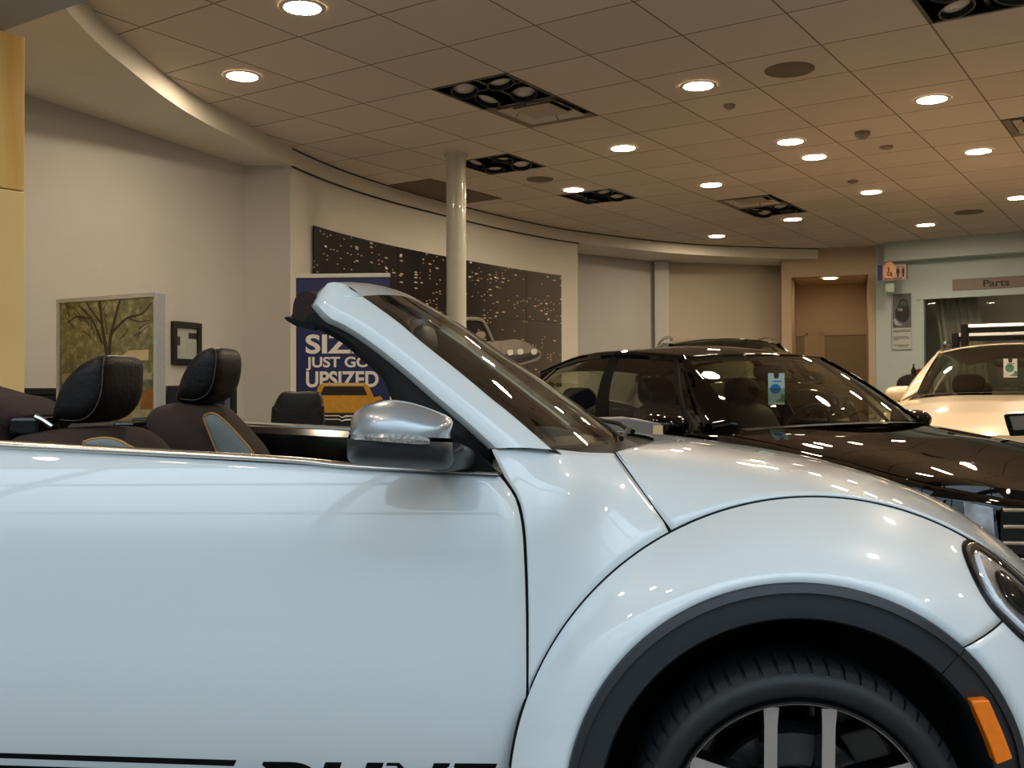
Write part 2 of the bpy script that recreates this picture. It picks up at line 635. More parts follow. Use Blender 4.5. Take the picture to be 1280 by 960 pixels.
def text_obj(name, s, size, material, parent, M, extrude=0.001, shear=0.0, bold=0.0, align='LEFT', sx_=1.0):
    cu = bpy.data.curves.new('t', 'FONT')
    cu.body = s
    cu.size = size
    cu.extrude = extrude
    cu.shear = shear
    cu.offset = bold
    cu.align_x = align
    t = bpy.data.objects.new('t', cu)
    COL.objects.link(t)
    bpy.context.view_layer.update()
    dg = bpy.context.evaluated_depsgraph_get()
    me = bpy.data.meshes.new_from_object(t.evaluated_get(dg))
    bpy.data.objects.remove(t)
    for v in me.vertices:
        v.co = M @ Vector((v.co.x * sx_, v.co.y, v.co.z))
    me.materials.clear()
    me.materials.append(material)
    me.name = name
    o = bpy.data.objects.new(name, me)
    COL.objects.link(o)
    if parent is not None:
        o.parent = parent
    return o


def frame_matrix(o, ex, ey):
    ex = Vector(ex).normalized()
    ey = Vector(ey).normalized()
    ez = ex.cross(ey)
    M = Matrix.Identity(4)
    for i in range(3):
        M[i][0], M[i][1], M[i][2], M[i][3] = ex[i], ey[i], ez[i], o[i]
    return M

# ================================================================== THE ROOM
CEIL = 3.22
SOF = 3.07
ANG = math.radians(-33.8)
E1 = V(math.cos(ANG), math.sin(ANG), 0)
E2 = V(-math.sin(ANG), math.cos(ANG), 0)
ORI = V(-0.203, 5.183, 0)
T = 0.61


def cell_of(px, py):
    p = at_z(px, py, CEIL) - ORI
    return math.floor(p.dot(E1) / T), math.floor(p.dot(E2) / T)


FIX = {  # recessed multi-head lights: cell
    'a': cell_of(627, 116), 'b': cell_of(633, 208), 'c': cell_of(757, 248), 'd': cell_of(975, 264), 'e': cell_of(1195, 3)}
VENT = {'a': cell_of(685, 143), 'd': cell_of(935, 256), 'e': cell_of(1283, 158)}
fl_ = MB().box((-9, -1.1, -0.1), (13, 18, 0.0)).build('floor', M_floor, smooth=False)
struct(fl_)
cb_ = MB()
holes = set(FIX.values()) | set(VENT.values())
for i in range(-30, 30):
    for j in range(-30, 30):
        c = ORI + E1 * ((i + .5) * T) + E2 * ((j + .5) * T)
        if (c - V(-2.34, 4.62, 0)).dot(E2) < -0.45:
            continue
        if not (-9 < c.x < 13 and -1.4 < c.y < 18) or (i, j) in holes:
            continue
        cb_.poly([(i * T, j * T, 0), ((i + 1) * T, j * T, 0), ((i + 1) * T, (j + 1) * T, 0), (i * T, (j + 1) * T, 0)])
ceil_ = cb_.build('ceiling', M_ceiling, smooth=False)
ceil_.location = (ORI.x, ORI.y, CEIL)
ceil_.rotation_euler = (0, 0, ANG)
struct(ceil_)
HIGH = 5.6
EDGE = V(-2.34, 4.62, 0) - E2 * 0.42      # where the low ceiling stops and the tall glazed front bay begins


def on_edge(s, d=0.0, z=0.0):
    return EDGE + E1 * s + E2 * d + V(0, 0, z)


rb = MB()
rb.prism([on_edge(-9, 0, CEIL + .32), on_edge(14, 0, CEIL + .32), on_edge(14, 26, CEIL + .32), on_edge(-9, 26, CEIL + .32)], (0, 0, .06))
struct(rb.build('roof_slab', M_tile_side, smooth=False))
rb = MB().box((-9.3, -1.0, HIGH), (13.3, 18.3, HIGH + .1))
struct(rb.build('ceiling_high', M_soffit, smooth=False))
rb = MB()
rb.prism([on_edge(-9, 0, CEIL - .03), on_edge(14, 0, CEIL - .03), on_edge(14, .06, CEIL - .03), on_edge(-9, .06, CEIL - .03)], (0, 0, HIGH - CEIL + .03))
struct(rb.build('wall_bulkhead', M_soffit, smooth=False))


def wallseg(name, pts, z0, z1, material, th=0.12, side=1):
    """vertical wall along plan polyline; thickness away from the room"""
    pts = [V(p[0], p[1], 0) for p in pts]
    n = len(pts)
    back = []
    for i, p in enumerate(pts):
        t = (pts[min(i + 1, n - 1)] - pts[max(i - 1, 0)]).normalized()
        back.append(p + V(-t.y, t.x, 0) * th * side)
    P = [[a + V(0, 0, z) for z in (z0, z1)] for a in pts]
    Q = [[a + V(0, 0, z) for z in (z0, z1)] for a in back]
    m_ = MB()
    m_.grid([[P[i][0], P[i][1], Q[i][1], Q[i][0]] for i in range(n)], cv=True)
    m_.poly([P[0][0], P[0][1], Q[0][1], Q[0][0]]).poly([P[-1][0], P[-1][1], Q[-1][1], Q[-1][0]])
    return struct(m_.build(name, material))


wl = at_z(33, 118, SOF)
wr = at_z(305, 207, SOF)
c363 = at_z(363, 184, CEIL)
dirl = (wl - wr).normalized()
wl_far = wr + dirl * ((wr.y + 0.95) / -dirl.y)
wallseg('wall_left', [(wl_far.x, wl_far.y), (wr.x, wr.y)], 0, SOF + 0.05, M_wall)
# soffit curve on the ceiling
curve_px = [(127, 24), (149, 44), (208, 94), (262, 130), (363, 184), (430, 213), (503, 237), (580, 258), (650, 275), (725, 289), (850, 303.5), (960, 309), (1040, 311)]
cpts = [at_z(a, b, CEIL) for a, b in curve_px]
cpts = [V(-2.17, 4.86, CEIL), V(-2.21, 5.2, CEIL)] + cpts
cpts = [V(*p) for p in resample(cpts, 66)]
# the part carrying the curved wall (363..725)
cw = [p for p in cpts if 363 <= proj(p)[0] <= 727]
nrm_back = 0.02
cwb = []
for i, p in enumerate(cw):
    t = (cw[min(i + 1, len(cw) - 1)] - cw[max(i - 1, 0)]).normalized()
    cwb.append(p + V(-t.y, t.x, 0) * nrm_back)
wallseg('wall_back_curved', cwb, 0, SOF, M_wallbright, th=0.2)
wallseg('wall_corner', [(wr.x, wr.y), (cwb[0].x, cwb[0].y)], 0, SOF, M_wall)
sb = MB()
sb.grid([[p + V(0, 0, 0), V(p.x, p.y, SOF)] for p in cpts])
back_poly = [V(5.2, 15.2, SOF), V(5.2, 17.9, SOF), V(-8.5, 17.9, SOF), V(-8.5, 4.8, SOF), V(-2.5, 4.84, SOF)]
sb.poly([V(p.x, p.y, SOF) for p in cpts] + back_poly)
e0 = cpts[0]
sb.poly([e0, V(e0.x, e0.y, SOF), V(-2.5, 4.84, SOF), V(-2.5, 4.84, CEIL)])
e1_ = cpts[-1]
sb.poly([e1_, V(e1_.x, e1_.y, SOF), V(5.2, 15.2, SOF), V(5.2, 15.2, CEIL)])
struct(sb.build('trim_soffit', M_soffit))
rv = MB()  # dark tubes drawn for the thin shadow lines along the soffit band
seg = [p for p in cpts if proj(p)[0] > 362 and p.y > 8]
rv.tube([V(p.x, p.y, CEIL - .006) for p in seg], .007, 6)
rv.tube([V(p.x, p.y, SOF - .004) for p in seg if proj(p)[0] < 727], .008, 6)
struct(rv.build('trim_shadow_line', M_tile_side))
# recess beyond the curved wall
r0 = cwb[-1]
ra = at_depth(727, 400, r0.y + 0.75)
rbp = at_depth(826, 400, 14.9)
rc = at_depth(979, 400, 15.35)
wallseg('wall_recess_end', [(r0.x, r0.y), (ra.x - 0.25, ra.y + 0.05)], 0, SOF, M_wall)
wallseg('wall_recess', [(ra.x - 0.3, ra.y), (rbp.x, rbp.y)], 0, SOF, M_wall)
wallseg('wall_recess_far', [(rbp.x, rbp.y), (rc.x, rc.y)], 0, SOF, M_recess)
pl = at_depth(826, 400, 14.8)
pm = MB().box((pl.x - 0.1, pl.y - 0.12, 0), (pl.x + 0.1, pl.y + 0.15, SOF))
struct(pm.build('trim_pilaster', M_wall, smooth=False))
# corridor wall with opening
ka = at_depth(977, 400, 14.75)
kb = at_depth(1097, 400, 14.35)
kd = (kb - ka); kd.z = 0
kl = kd.length; kd.normalize()
kn = V(-kd.y, kd.x, 0)


def onk(s, d=0.0, z=0.0):
    return V(ka.x, ka.y, 0) + kd * s + kn * d + V(0, 0, z)


def s_at(px, a=ka, d=kd):
    k = (px - 640) / FPX
    # a.x+d.x s = k (a.y+d.y s)
    return (k * a.y - a.x) / (d.x - k * d.y)


s1, s2 = s_at(990), s_at(1086)
zt = at_depth(1040, 345, onk((s1 + s2) / 2).y).z
wm = MB()
for (a, b, z0, z1) in ((0, s1, 0, CEIL), (s2, kl, 0, CEIL), (s1, s2, zt, CEIL)):
    q = [onk(a), onk(b), onk(b, 0.15), onk(a, 0.15)]
    wm.prism([p + V(0, 0, z0) for p in q], (0, 0, z1 - z0))
struct(wm.build('wall_corridor', M_wallbrown, smooth=False))
wm = MB()
for q in ([onk(-0.3, 2.0), onk(s2 + 0.5, 2.0), onk(s2 + 0.5, 2.1), onk(-0.3, 2.1)], [onk(s1 - 0.02, 0.15), onk(s1 - 0.02, 2.0), onk(s1 - 0.12, 2.0), onk(s1 - 0.12, 0.15)],
          [onk(s2 + 0.02, 0.15), onk(s2 + 0.02, 2.0), onk(s2 + 0.12, 2.0), onk(s2 + 0.12, 0.15)]):
    wm.prism(q, (0, 0, 2.95))
wm.prism([onk(s1, 0.15, 2.9), onk(s2, 0.15, 2.9), onk(s2, 2.0, 2.9), onk(s1, 2.0, 2.9)], (0, 0, 0.05))
struct(wm.build('wall_corridor_inner', M_wallbrown, smooth=False))
kback = onk(0, 1.98)
for nm, xa, xb, hand in (('door_1', 986, 1006, 1), ('door_2', 1031, 1088, 1)):
    a, b = s_at(xa, kback, kd), s_at(xb, kback, kd)
    d_ = MB().prism([onk(a, 1.95), onk(b, 1.95), onk(b, 1.99), onk(a, 1.99)], (0, 0, 2.08)).build(nm, M_door, smooth=False)
    struct(d_)
    fm = MB()
    for (p, q) in ((a - 0.05, a), (b, b + 0.05)):
        fm.prism([onk(p, 1.93), onk(q, 1.93), onk(q, 1.99), onk(p, 1.99)], (0, 0, 2.13))
    fm.prism([onk(a - 0.05, 1.93, 2.08), onk(b + 0.05, 1.93, 2.08), onk(b + 0.05, 1.99, 2.08), onk(a - 0.05, 1.99, 2.08)], (0, 0, 0.05))
    struct(fm.build('door_frame', M_wallbrown, d_, smooth=False))
    hm = MB().tube([onk(a + 0.08, 1.95, 1.0), onk(a + 0.08, 1.90, 1.0), onk(a + 0.2, 1.90, 1.0)], 0.012)
    struct(hm.build('door_handle', M_alu, d_))
# parts wall
pa = V(kb.x + 0.02, kb.y - 0.05, 0)


def onp(s, d=0.0, z=0.0):
    return pa + E1 * s + E2 * d + V(0, 0, z)


sa, sw0, sw1 = 0.0, s_at(1151, pa, E1), 3.9
zo = at_depth(1151, 370, onp(sw0).y).z
wm = MB()
for (a, b, z0, z1) in ((-.06, sw0, 0, CEIL), (sw1, 8.2, 0, CEIL), (sw0, sw1, zo, CEIL), (sw0, sw1, 0, 0.9)):
    wm.prism([onp(a, 0, z0), onp(b, 0, z0), onp(b, 0.18, z0), onp(a, 0.18, z0)], (0, 0, z1 - z0))
struct(wm.build('wall_parts', M_walldaylit, smooth=False))
wm = MB()
wm.prism([onp(sw0 - 0.6, 2.2), onp(sw1 + 0.5, 2.2), onp(sw1 + 0.5, 2.3), onp(sw0 - 0.6, 2.3)], (0, 0, 3.0))
wm.prism([onp(sw0 - 0.5, 0.18), onp(sw0 - 0.5, 2.2), onp(sw0 - 0.6, 2.2), onp(sw0 - 0.6, 0.18)], (0, 0, 3.0))
wm.prism([onp(sw1 + 0.5, 0.18), onp(sw1 + 0.5, 2.2), onp(sw1 + 0.6, 2.2), onp(sw1 + 0.6, 0.18)], (0, 0, 3.0))
wm.prism([onp(sw0 - 0.6, 0.18, 3.0), onp(sw1 + 0.6, 0.18, 3.0), onp(sw1 + 0.6, 2.3, 3.0), onp(sw0 - 0.6, 2.3, 3.0)], (0, 0, 0.05))
struct(wm.build('wall_parts_inner', mat('parts_room_grey', (176, 174, 162), 0.8, noise=0.04), smooth=False))
wm = MB()
zb_ = at_depth(1139, 328, onp(0.3).y).z
wm.prism([onp(0.12, -0.25, zb_), onp(8.2, -0.25, zb_), onp(8.2, 0.0, zb_), onp(0.12, 0.0, zb_)], (0, 0, CEIL - zb_))
struct(wm.build('trim_parts_bulkhead', M_walldaylit, smooth=False))
wm = MB()
for (z0, z1, d) in ((zo - 0.05, zo + 0.03, -0.04), ):
    wm.prism([onp(sw0 - 0.04, d, z0), onp(sw1, d, z0), onp(sw1, 0.0, z0), onp(sw0 - 0.04, 0.0, z0)], (0, 0, z1 - z0))
wm.prism([onp(sw0 - 0.0, -0.03, 0.9), onp(sw0 + 0.05, -0.03, 0.9), onp(sw0 + 0.05, 0.1, 0.9), onp(sw0, 0.1, 0.9)], (0, 0, zo - 0.9))
struct(wm.build('trim_parts_opening', M_walldaylit, smooth=False))
wm = MB().prism([onp(sw0, 0.05, 0.92), onp(sw1, 0.05, 0.92), onp(sw1, 0.06, 0.92), onp(sw0, 0.06, 0.92)], (0, 0, zo - 0.92))
struct(wm.build('window_1', M_paneglass, smooth=False))
# grey curtain gathered at the side of the parts window
cm = MB()
cm.grid([[onp(sw0 + 0.1 + 0.035 * k + (0.34 - 0.06 * k / 16) * 0 + max(0, 2.4 - z) * 0.12, 0.45 + 0.03 * math.sin(k * 1.9), z) for z in np.linspace(0.95, 2.75, 12)] for k in range(17)])
dr_ = cm.build('window_drape', mat('drape_grey', (150, 148, 138), .8, noise=.08, nscale=40), thick=.004)
tag(dr_, 'grey drape gathered inside the left end of the service window', 'drape')
# outer walls that close the room out of frame
we = onp(8.2)
wallseg('wall_right', [(we.x, we.y), (12.8, we.y - 0.3), (12.8, -1.1)], 0, HIGH, M_wall)
wallseg('wall_rear', [(-8.8, 17.9), (12.9, 17.9)], 0, HIGH, M_wall)
wallseg('wall_side', [(-8.8, -1.1), (-8.8, 17.9)], 0, HIGH, M_wall)
# glazed shopfront behind the camera
gm = MB()
x = -8.8
while x < 12.9:
    gm.box((x - 0.03, WIN_Y - 0.06, 0), (x + 0.03, WIN_Y + 0.06, HIGH))
    x += 2.4
for z in (0.06, 2.5, 4.1, HIGH - 0.06):
    gm.box((-8.8, WIN_Y - 0.05, z - 0.04), (12.9, WIN_Y + 0.05, z + 0.04))
wfr = struct(gm.build('window_2', M_mullion, smooth=False))
gp = MB().box((-8.8, WIN_Y - 0.006, 0.1), (12.9, WIN_Y + 0.006, HIGH - 0.1))
struct(gp.build('window_glass', M_paneglass, wfr, smooth=False))
# ground and trees outside
gr_ = MB().box((-60, -90, -0.2), (60, -1.1, -0.1)).build('ground', M_asphalt, smooth=False)
struct(gr_)
eb = MB().box((-70, -30, -0.1), (-11, -24, 6.5)).box((-70.2, -30.2, 6.5), (-10.8, -23.8, 6.9))  # added unseen block, keeps part of the sky out of the door's reflection
struct(eb.build('added_sky_blocker', mat('sky_blocker_render', (150, 140, 124), 0.8, noise=0.1, nscale=1), smooth=False))
tm = MB()
for k in range(46):
    cx, cy, cz = -50 + k * 2.2 + random.uniform(-.8, .8), -34 + random.uniform(-3, 3), random.uniform(1.2, 4.2)
    R_ = random.uniform(1.6, 2.9)
    rings = []
    for i in range(1, 9):
        th = math.pi * i / 9
        rings.append([(cx + R_ * math.sin(th) * math.cos(a) * (1 + 0.18 * math.sin(5 * a + k + i)), cy + R_ * math.sin(th) * math.sin(a), cz + R_ * 1.1 * math.cos(th)) for a in np.linspace(0, 2 * math.pi, 14, endpoint=False)])
    tm.grid(rings, cv=True)
    tm.box((cx - 0.15, cy - 0.15, -0.1), (cx + 0.15, cy + 0.15, cz - R_ * 0.6))
to = tm.build('treeline', M_leaf)
to['kind'] = 'stuff'
tag(to, 'row of green trees outside beyond the showroom glass', 'trees')

# beam and timber-clad post on the left
bz = 2.79
b0 = at_z(0, 40, bz)
b1 = at_z(113, -1, bz)
bm_ = MB()
L_ = (b1 - b0).length
bd = E1
bp = V(b0.x, b0.y, 0)
bm_.prism([bp - bd * 1.2 + V(0, 0, bz), bp + bd * L_ + V(0, 0, bz), bp + bd * L_ - E2 * 0.38 + V(0, 0, bz), bp - bd * 1.2 - E2 * 0.38 + V(0, 0, bz)], (0, 0, CEIL - bz))
struct(bm_.build('beam', M_beam, smooth=False))
q0 = at_depth(31, 300, 4.62)
for nm, z0, z1, mt in (('pillar_timber', 0, 2.085, M_wood2), ('pillar_timber', 2.09, bz - 0.002, M_wood)):
    pm = MB().prism([V(q0.x, q0.y, z0), V(q0.x, q0.y, z0) - E2 * 0.35, V(q0.x, q0.y, z0) - E2 * 0.35 - E1 * 0.75, V(q0.x, q0.y, z0) - E1 * 0.75], (0, 0, z1 - z0))
    struct(pm.build(nm, mt, smooth=False, bevel=0.004))

# round column
co = at_depth(570, 195, 8.75)
cm_ = MB().lathe([(0.0, 0), (0.13, 0), (0.13, 0.05), (0.085, 0.06), (0.085, CEIL - 0.03), (0.1, CEIL - 0.025), (0.1, CEIL - 0.002), (0.0, CEIL - 0.002)], (co.x, co.y, 0.001), (0, 0, 1), 32)
struct(cm_.build('column', mat('column_paint', (206, 204, 190), 0.3, coat=0.4, noise=0.02)))

# ------------------------------------------------------------------ ceiling fittings
DL = [(378, 9), (303, 95), (873, 107), (1165, 124), (779, 185), (988, 177), (1018, 196), (1223, 189), (717, 237), (889, 231), (1089, 240), (896, 295), (991, 274), (1157, 281), (1273, 247)]
DLL = ['downlight at the top edge of the photo, largest of all', 'downlight just left of the top one, beside the curved soffit', 'downlight beside the large round speaker, above the mid ceiling',
       'upper right downlight, nearest to the right-hand multi-head light', 'downlight right of the big four-head light and vent', 'farther left of the close pair of downlights, the upper one',
       'closer pair of downlights, the lower right one', 'downlight at the right, below the upper right one', 'downlight just above the third black multi-head light near the column',
       'downlight above the black fixture with a pale vent beside it', 'downlight between the close pair and the far right wall signs', 'farthest downlight, over the curved soffit of the back recess',
       'downlight touching the edge of the far multi-head light', 'far downlight above the restroom sign', 'downlight cut by the right edge of the photo']
DLL[5] = 'downlight of the close pair, the upper left one'
DLL[6] = 'downlight of the close pair, the lower right one'


def make_downlight(glow=M_lampglow):
    t = thing('ceiling_downlight', 'x', 'ceiling light', group='round ceiling downlights')
    MB().lathe([(0.098, -0.0005), (0.098, -0.006), (0.118, -0.006), (0.125, -0.0005)], (0, 0, 0), (0, 0, 1), 36).build('trim_ring', M_lamptrim, t)
    MB().poly([(0.1 * math.cos(a), 0.1 * math.sin(a), -0.003) for a in np.linspace(0, 2 * math.pi, 36, endpoint=False)]).build('diffuser', glow, t, smooth=False)
    return t


def dup(root):
    r = root.copy()
    COL.objects.link(r)
    for ch in list(root.children):
        c = ch.copy()
        COL.objects.link(c)
        c.parent = r
        for g in ch.children:
            d = g.copy()
            COL.objects.link(d)
            d.parent = c
    return r


dl0 = make_downlight()
for k, (a, b) in enumerate(DL):
    o = dl0 if k == 0 else dup(dl0)
    p = at_z(a, b, CEIL - 0.001)
    o.location = p
    o['label'] = DLL[k]
# more of the same rows behind the photographer (they show as glints on the paint)
EXTRA = [(-2.6, 1.9), (2.2, 2.2), (-2.4, 0.6), (3.8, 0.4), (-3.4, 3.0), (2.9, 4.4), (5.4, 2.4), (4.9, 5.4), (6.9, 7.4), (-4.3, -0.4)]
for (x, y) in EXTRA:
    o = dup(dl0)
    low = (V(x, y, 0) - EDGE).dot(E2) > 0.3
    o.location = (x, y, (CEIL if low else HIGH) - 0.001)
    o['label'] = 'round downlight in the ceiling above and behind the white car'


M_det = mat('detector_plastic', (150, 132, 112), 0.5, noise=0.03)


# added fill lamps, unseen, to brighten the corridor and the parts room
for (p, lab) in ((onk((s1 + s2) / 2, 1.0, 2.895), 'added fill lamp inside the corridor by the restroom sign'), (onp(sw0 + 1.2, 1.2, 2.98), 'added fill lamp inside the parts room')):
    o = make_downlight(M_lampfill)
    o.location = p
    o['label'] = lab


def local_cell(c):
    return ORI + E1 * ((c[0] + .5) * T) + E2 * ((c[1] + .5) * T) + V(0, 0, CEIL)


FL = {'a': 'large black four-head recessed light beside the pale vent, nearest the camera', 'b': 'black multi-head recessed light just right of the white column',
      'c': 'small far black multi-head light between the column and mid ceiling', 'd': 'far black multi-head light in front of the right-hand back wall', 'e': 'black multi-head light cut by the top right edge'}
VL = {'a': 'square pale ceiling vent touching the large four-head light', 'd': 'pale vent next to the far multi-head light', 'e': 'ceiling vent cut off by the right edge of the photo'}
H = T / 2 - 0.008
for k, c in FIX.items():
    t = thing('multi_head_light', FL[k], 'ceiling light', local_cell(c), ANG, 'recessed multi-head lights')
    b = MB()
    D = 0.16
    b.poly([(-H, -H, D), (H, -H, D), (H, H, D), (-H, H, D)])
    for (p, q) in (((-H, -H), (H, -H)), ((H, -H), (H, H)), ((H, H), (-H, H)), ((-H, H), (-H, -H))):
        b.poly([p + (0,), q + (0,), q + (D,), p + (D,)])
    b.build('housing', M_fixblack, t, smooth=False)
    f = MB()
    for s in (-1, 1):
        f.box((s * H - 0.012, -H, -0.004), (s * H + 0.012, H, 0.004)).box((-H, s * H - 0.012, -0.004), (H, s * H + 0.012, 0.004))
    f.box((-0.012, -H, 0.03), (0.012, H, 0.05)).box((-H, -0.012, 0.03), (H, 0.012, 0.05))
    f.build('frame', M_fixblack, t, smooth=False)
    for (hx, hy) in ((-1, -1), (1, -1), (1, 1), (-1, 1)):
        ax = V(random.uniform(-.25, .25), random.uniform(-.4, .0), -1).normalized()
        o3 = V(hx * 0.145, hy * 0.145, 0.035)
        h = MB().lathe([(0.0, -0.06), (0.06, -0.06), (0.085, 0.0), (0.095, 0.03), (0.095, 0.045), (0.085, 0.045), (0.08, 0.02)], o3, ax, 24).build('lamp_head', M_fixblack, t)
        MB().lathe([(0.0, 0.03), (0.04, 0.028), (0.07, 0.018), (0.08, 0.01)], o3, ax, 24).build('bulb', M_bulb, h)
for k, c in VENT.items():
    t = thing('ceiling_vent', VL[k], 'vent', local_cell(c), ANG, 'square ceiling vents')
    b = MB()
    D = 0.12
    b.poly([(-H, -H, D), (H, -H, D), (H, H, D), (-H, H, D)])
    for (p, q) in (((-H, -H), (H, -H)), ((H, -H), (H, H)), ((H, H), (-H, H)), ((-H, H), (-H, -H))):
        b.poly([p + (0,), q + (0,), q + (D,), p + (D,)])
    b.build('housing', M_fixblack, t, smooth=False)
    for n_, (r0_, r1_, z0_, z1_) in enumerate(((0.297, 0.255, -0.004, 0.02), (0.235, 0.19, -0.002, 0.04))):
        f = MB()
        P0 = [(-r0_, -r0_, z0_), (r0_, -r0_, z0_), (r0_, r0_, z0_), (-r0_, r0_, z0_)]
        P1 = [(-r1_, -r1_, z1_), (r1_, -r1_, z1_), (r1_, r1_, z1_), (-r1_, r1_, z1_)]
        f.grid([P0, P1], cv=True)
        f.build('louvre', M_det if n_ == 0 else M_ceiling, t, smooth=False, thick=0.003)
    MB().box((-0.15, -0.15, 0.01), (0.15, 0.15, 0.016)).build('plate', mat('vent_plate', (190, 178, 160), 0.6, noise=0.02), t, smooth=False)
# return-air panel by the column
c = cell_of(575, 243)
c2 = local_cell(c)
t = tag(MB().box((-0.3, -0.9, -0.006), (0.3, 0.3, -0.0005)).build('return_air_panel', mat('panel_tan', (120, 104, 84), 0.8, noise=0.06, nscale=60), smooth=False), 'darker tan ceiling panel behind the top of the white column', 'ceiling panel')
t.location = at_z(577, 246, CEIL)
t.rotation_euler = (0, 0, ANG)


def disc(name, px, py, r, label, cat, material, h=0.008, dome=0.0, group=None):
    p = at_z(px, py, CEIL)
    o = MB().lathe([(0.0, -h - dome), (r * 0.5, -h - dome * .8), (r * 0.92, -h), (r, -h * 0.6), (r, -0.0005)], (0, 0, 0), (0, 0, 1), 32).build(name, material)
    o.location = p
    return tag(o, label, cat, group)


M_spk = mat('speaker_mesh', (128, 114, 98), 0.8, noise=0.1, nscale=200)
disc('ceiling_speaker', 987, 87, 0.155, 'large round ceiling speaker right of the bright mid downlight', 'speaker', M_spk, group='ceiling speakers')
disc('ceiling_speaker', 675, 224, 0.13, 'small far round ceiling speaker right of the second multi-head light', 'speaker', M_spk, group='ceiling speakers')
disc('ceiling_speaker', 1211, 265, 0.16, 'far round ceiling speaker at the right, near the parts wall', 'speaker', M_spk, group='ceiling speakers')
disc('smoke_detector', 912, 131, 0.04, 'small round detector below the mid downlight and speaker', 'smoke detector', M_det, 0.02, 0.015, 'small ceiling detectors')
disc('smoke_detector', 1078, 165, 0.06, 'brownish detector in the mid right ceiling, left of a bright downlight', 'smoke detector', M_det, 0.03, 0.03, 'small ceiling detectors')
disc('smoke_detector', 1108, 183, 0.055, 'flat round detector right beside the brownish detector', 'smoke detector', M_det, 0.015, 0.01, 'small ceiling detectors')
disc('smoke_detector', 1066, 226, 0.05, 'tiny detector above the downlight in the far right ceiling', 'smoke detector', M_det, 0.015, 0.01, 'small ceiling detectors')

# ================================================================== WHITE CONVERTIBLE (u forward, w into the scene, z up; u=0 at the front axle, w=0 near flank)
TH = math.radians(5.0)
CF = V(math.cos(TH), -math.sin(TH), 0)
CW = V(math.sin(TH), math.cos(TH), 0)
C0 = V(0.552, 1.95, 0)
W = 1.82
RC = C0 + CF * -1.27 + CW * 0.91
car = thing('convertible_car', 'white open-top convertible car with silver mirror, black wheel arch and black side stripes', 'car', RC, -TH)
OFF = (1.27, -0.91, 0.0)


def uwz(P):
    d = Vector(P) - C0
    return V(d.dot(CF), d.dot(CW), P[2])


def world_of(q):
    return C0 + CF * q[0] + CW * q[1] + V(0, 0, q[2])


def cpx(px, py, w):
    """where the sight line through a pixel meets the car's lengthwise plane w (number or function of u,z)"""
    d = ray(px, py)
    ww = w if not callable(w) else 0.1
    q = None
    for _ in range(12 if callable(w) else 1):
        t = (ww + (C0.dot(CW))) / d.dot(CW)
        P = V(0, 0, CAMZ) + d * t
        q = uwz(P)
        if callable(w):
            ww = w(q.x, q.z)
    return q


def mir(q):
    return V(q[0], W - q[1], q[2])


def mirG(G):
    return [[mir(q) for q in r] for r in G]


def Wd(u, z):
    return 0.07 + 0.12 * (z - .65) ** 2 + 0.45 * max(0.0, .68 - z) ** 2 + 1.25 * max(0.0, z - .83) ** 2


def part(mb, name, material, parent=car, **k):
    return mb.build(name, material, parent, off=OFF, **k)


# ---- door
edge_px = [(625, 595), (637, 610), (647, 628), (654, 663), (657, 715), (658.5, 766), (659, 830), (658.5, 869), (655, 895), (650, 930), (647, 960), (645, 990), (644, 1020), (644, 1036)]
edge = [cpx(a - 1.2, b, Wd) for a, b in edge_px]
edge = arclen_resample([V(*p) for p in resample(edge, 120)], 40)
pL0 = cpx(0, 561, Wd)
pR0 = edge[0]
slope = (pR0.z - pL0.z) / (pR0.u if False else (pR0.x - pL0.x))
DOOR_L = -1.80
zl = pR0.z + slope * (DOOR_L - pR0.x)
G = []
for i, e in enumerate(edge):
    f = (edge[0].z - e.z) / (edge[0].z - edge[-1].z)
    row = []
    for j in range(28):
        t = j / 27
        zz = lerp(lerp(zl, 0.33, f), e.z, t)
        uu = lerp(DOOR_L, e.x, t)
        row.append(V(uu, Wd(uu, zz), zz))
    G.append(row)
door_grid = G
mb = MB().grid(G)
door = part(mb, 'door', M_white, thick=0.004)
mb = MB().grid(mirG(G))
part(mb, 'door', M_white, thick=0.004)
# chrome belt strip
top_px = [(-140, 542), (0, 550), (339, 569), (433, 577.5), (560, 586.5), (622, 590)]
bot_px = [(-140, 553), (0, 561), (339, 578), (433, 586), (560, 592), (625, 595)]
tp = resample([cpx(a, b, Wd) for a, b in top_px], 40)
bt = resample([cpx(a, b, Wd) for a, b in bot_px], 40)
G = []
for a, b in zip(tp, bt):
    a, b = V(*a), V(*b)
    row = []
    for k in range(9):
        t = k / 8
        p = b.lerp(a, t)
        row.append(V(p.x, p.y - 0.008 * math.sin(math.pi * min(1, t * 1.0)) - 0.002 - 0.008 * t, p.z))
    row.append(V(a.x, a.y + 0.05, a.z - 0.004))
    row.append(V(a.x, a.y + 0.055, a.z - 0.05))
    G.append(row)
belt_mb = MB().grid(G)
part(belt_mb, 'belt_trim', M_chrome)
part(MB().grid(mirG(G)), 'belt_trim', M_chrome)
belt_top = [r[-2] for r in G]
# inner door panels, below the belt
for far in (0, 1):
    P = []
    for p in belt_top:
        q = mir(p) if far else p
        s = -1 if far else 1
        P.append([V(q.x, q.y, q.z - 0.006), V(q.x, q.y + s * 0.05, q.z - 0.03), V(q.x, q.y + s * 0.06, q.z - 0.12), V(q.x, q.y + s * 0.03, q.z - 0.3), V(q.x, q.y + s * 0.03, 0.35)])
    part(MB().grid(P), 'door_panel', M_blackgloss if far else M_plastic)

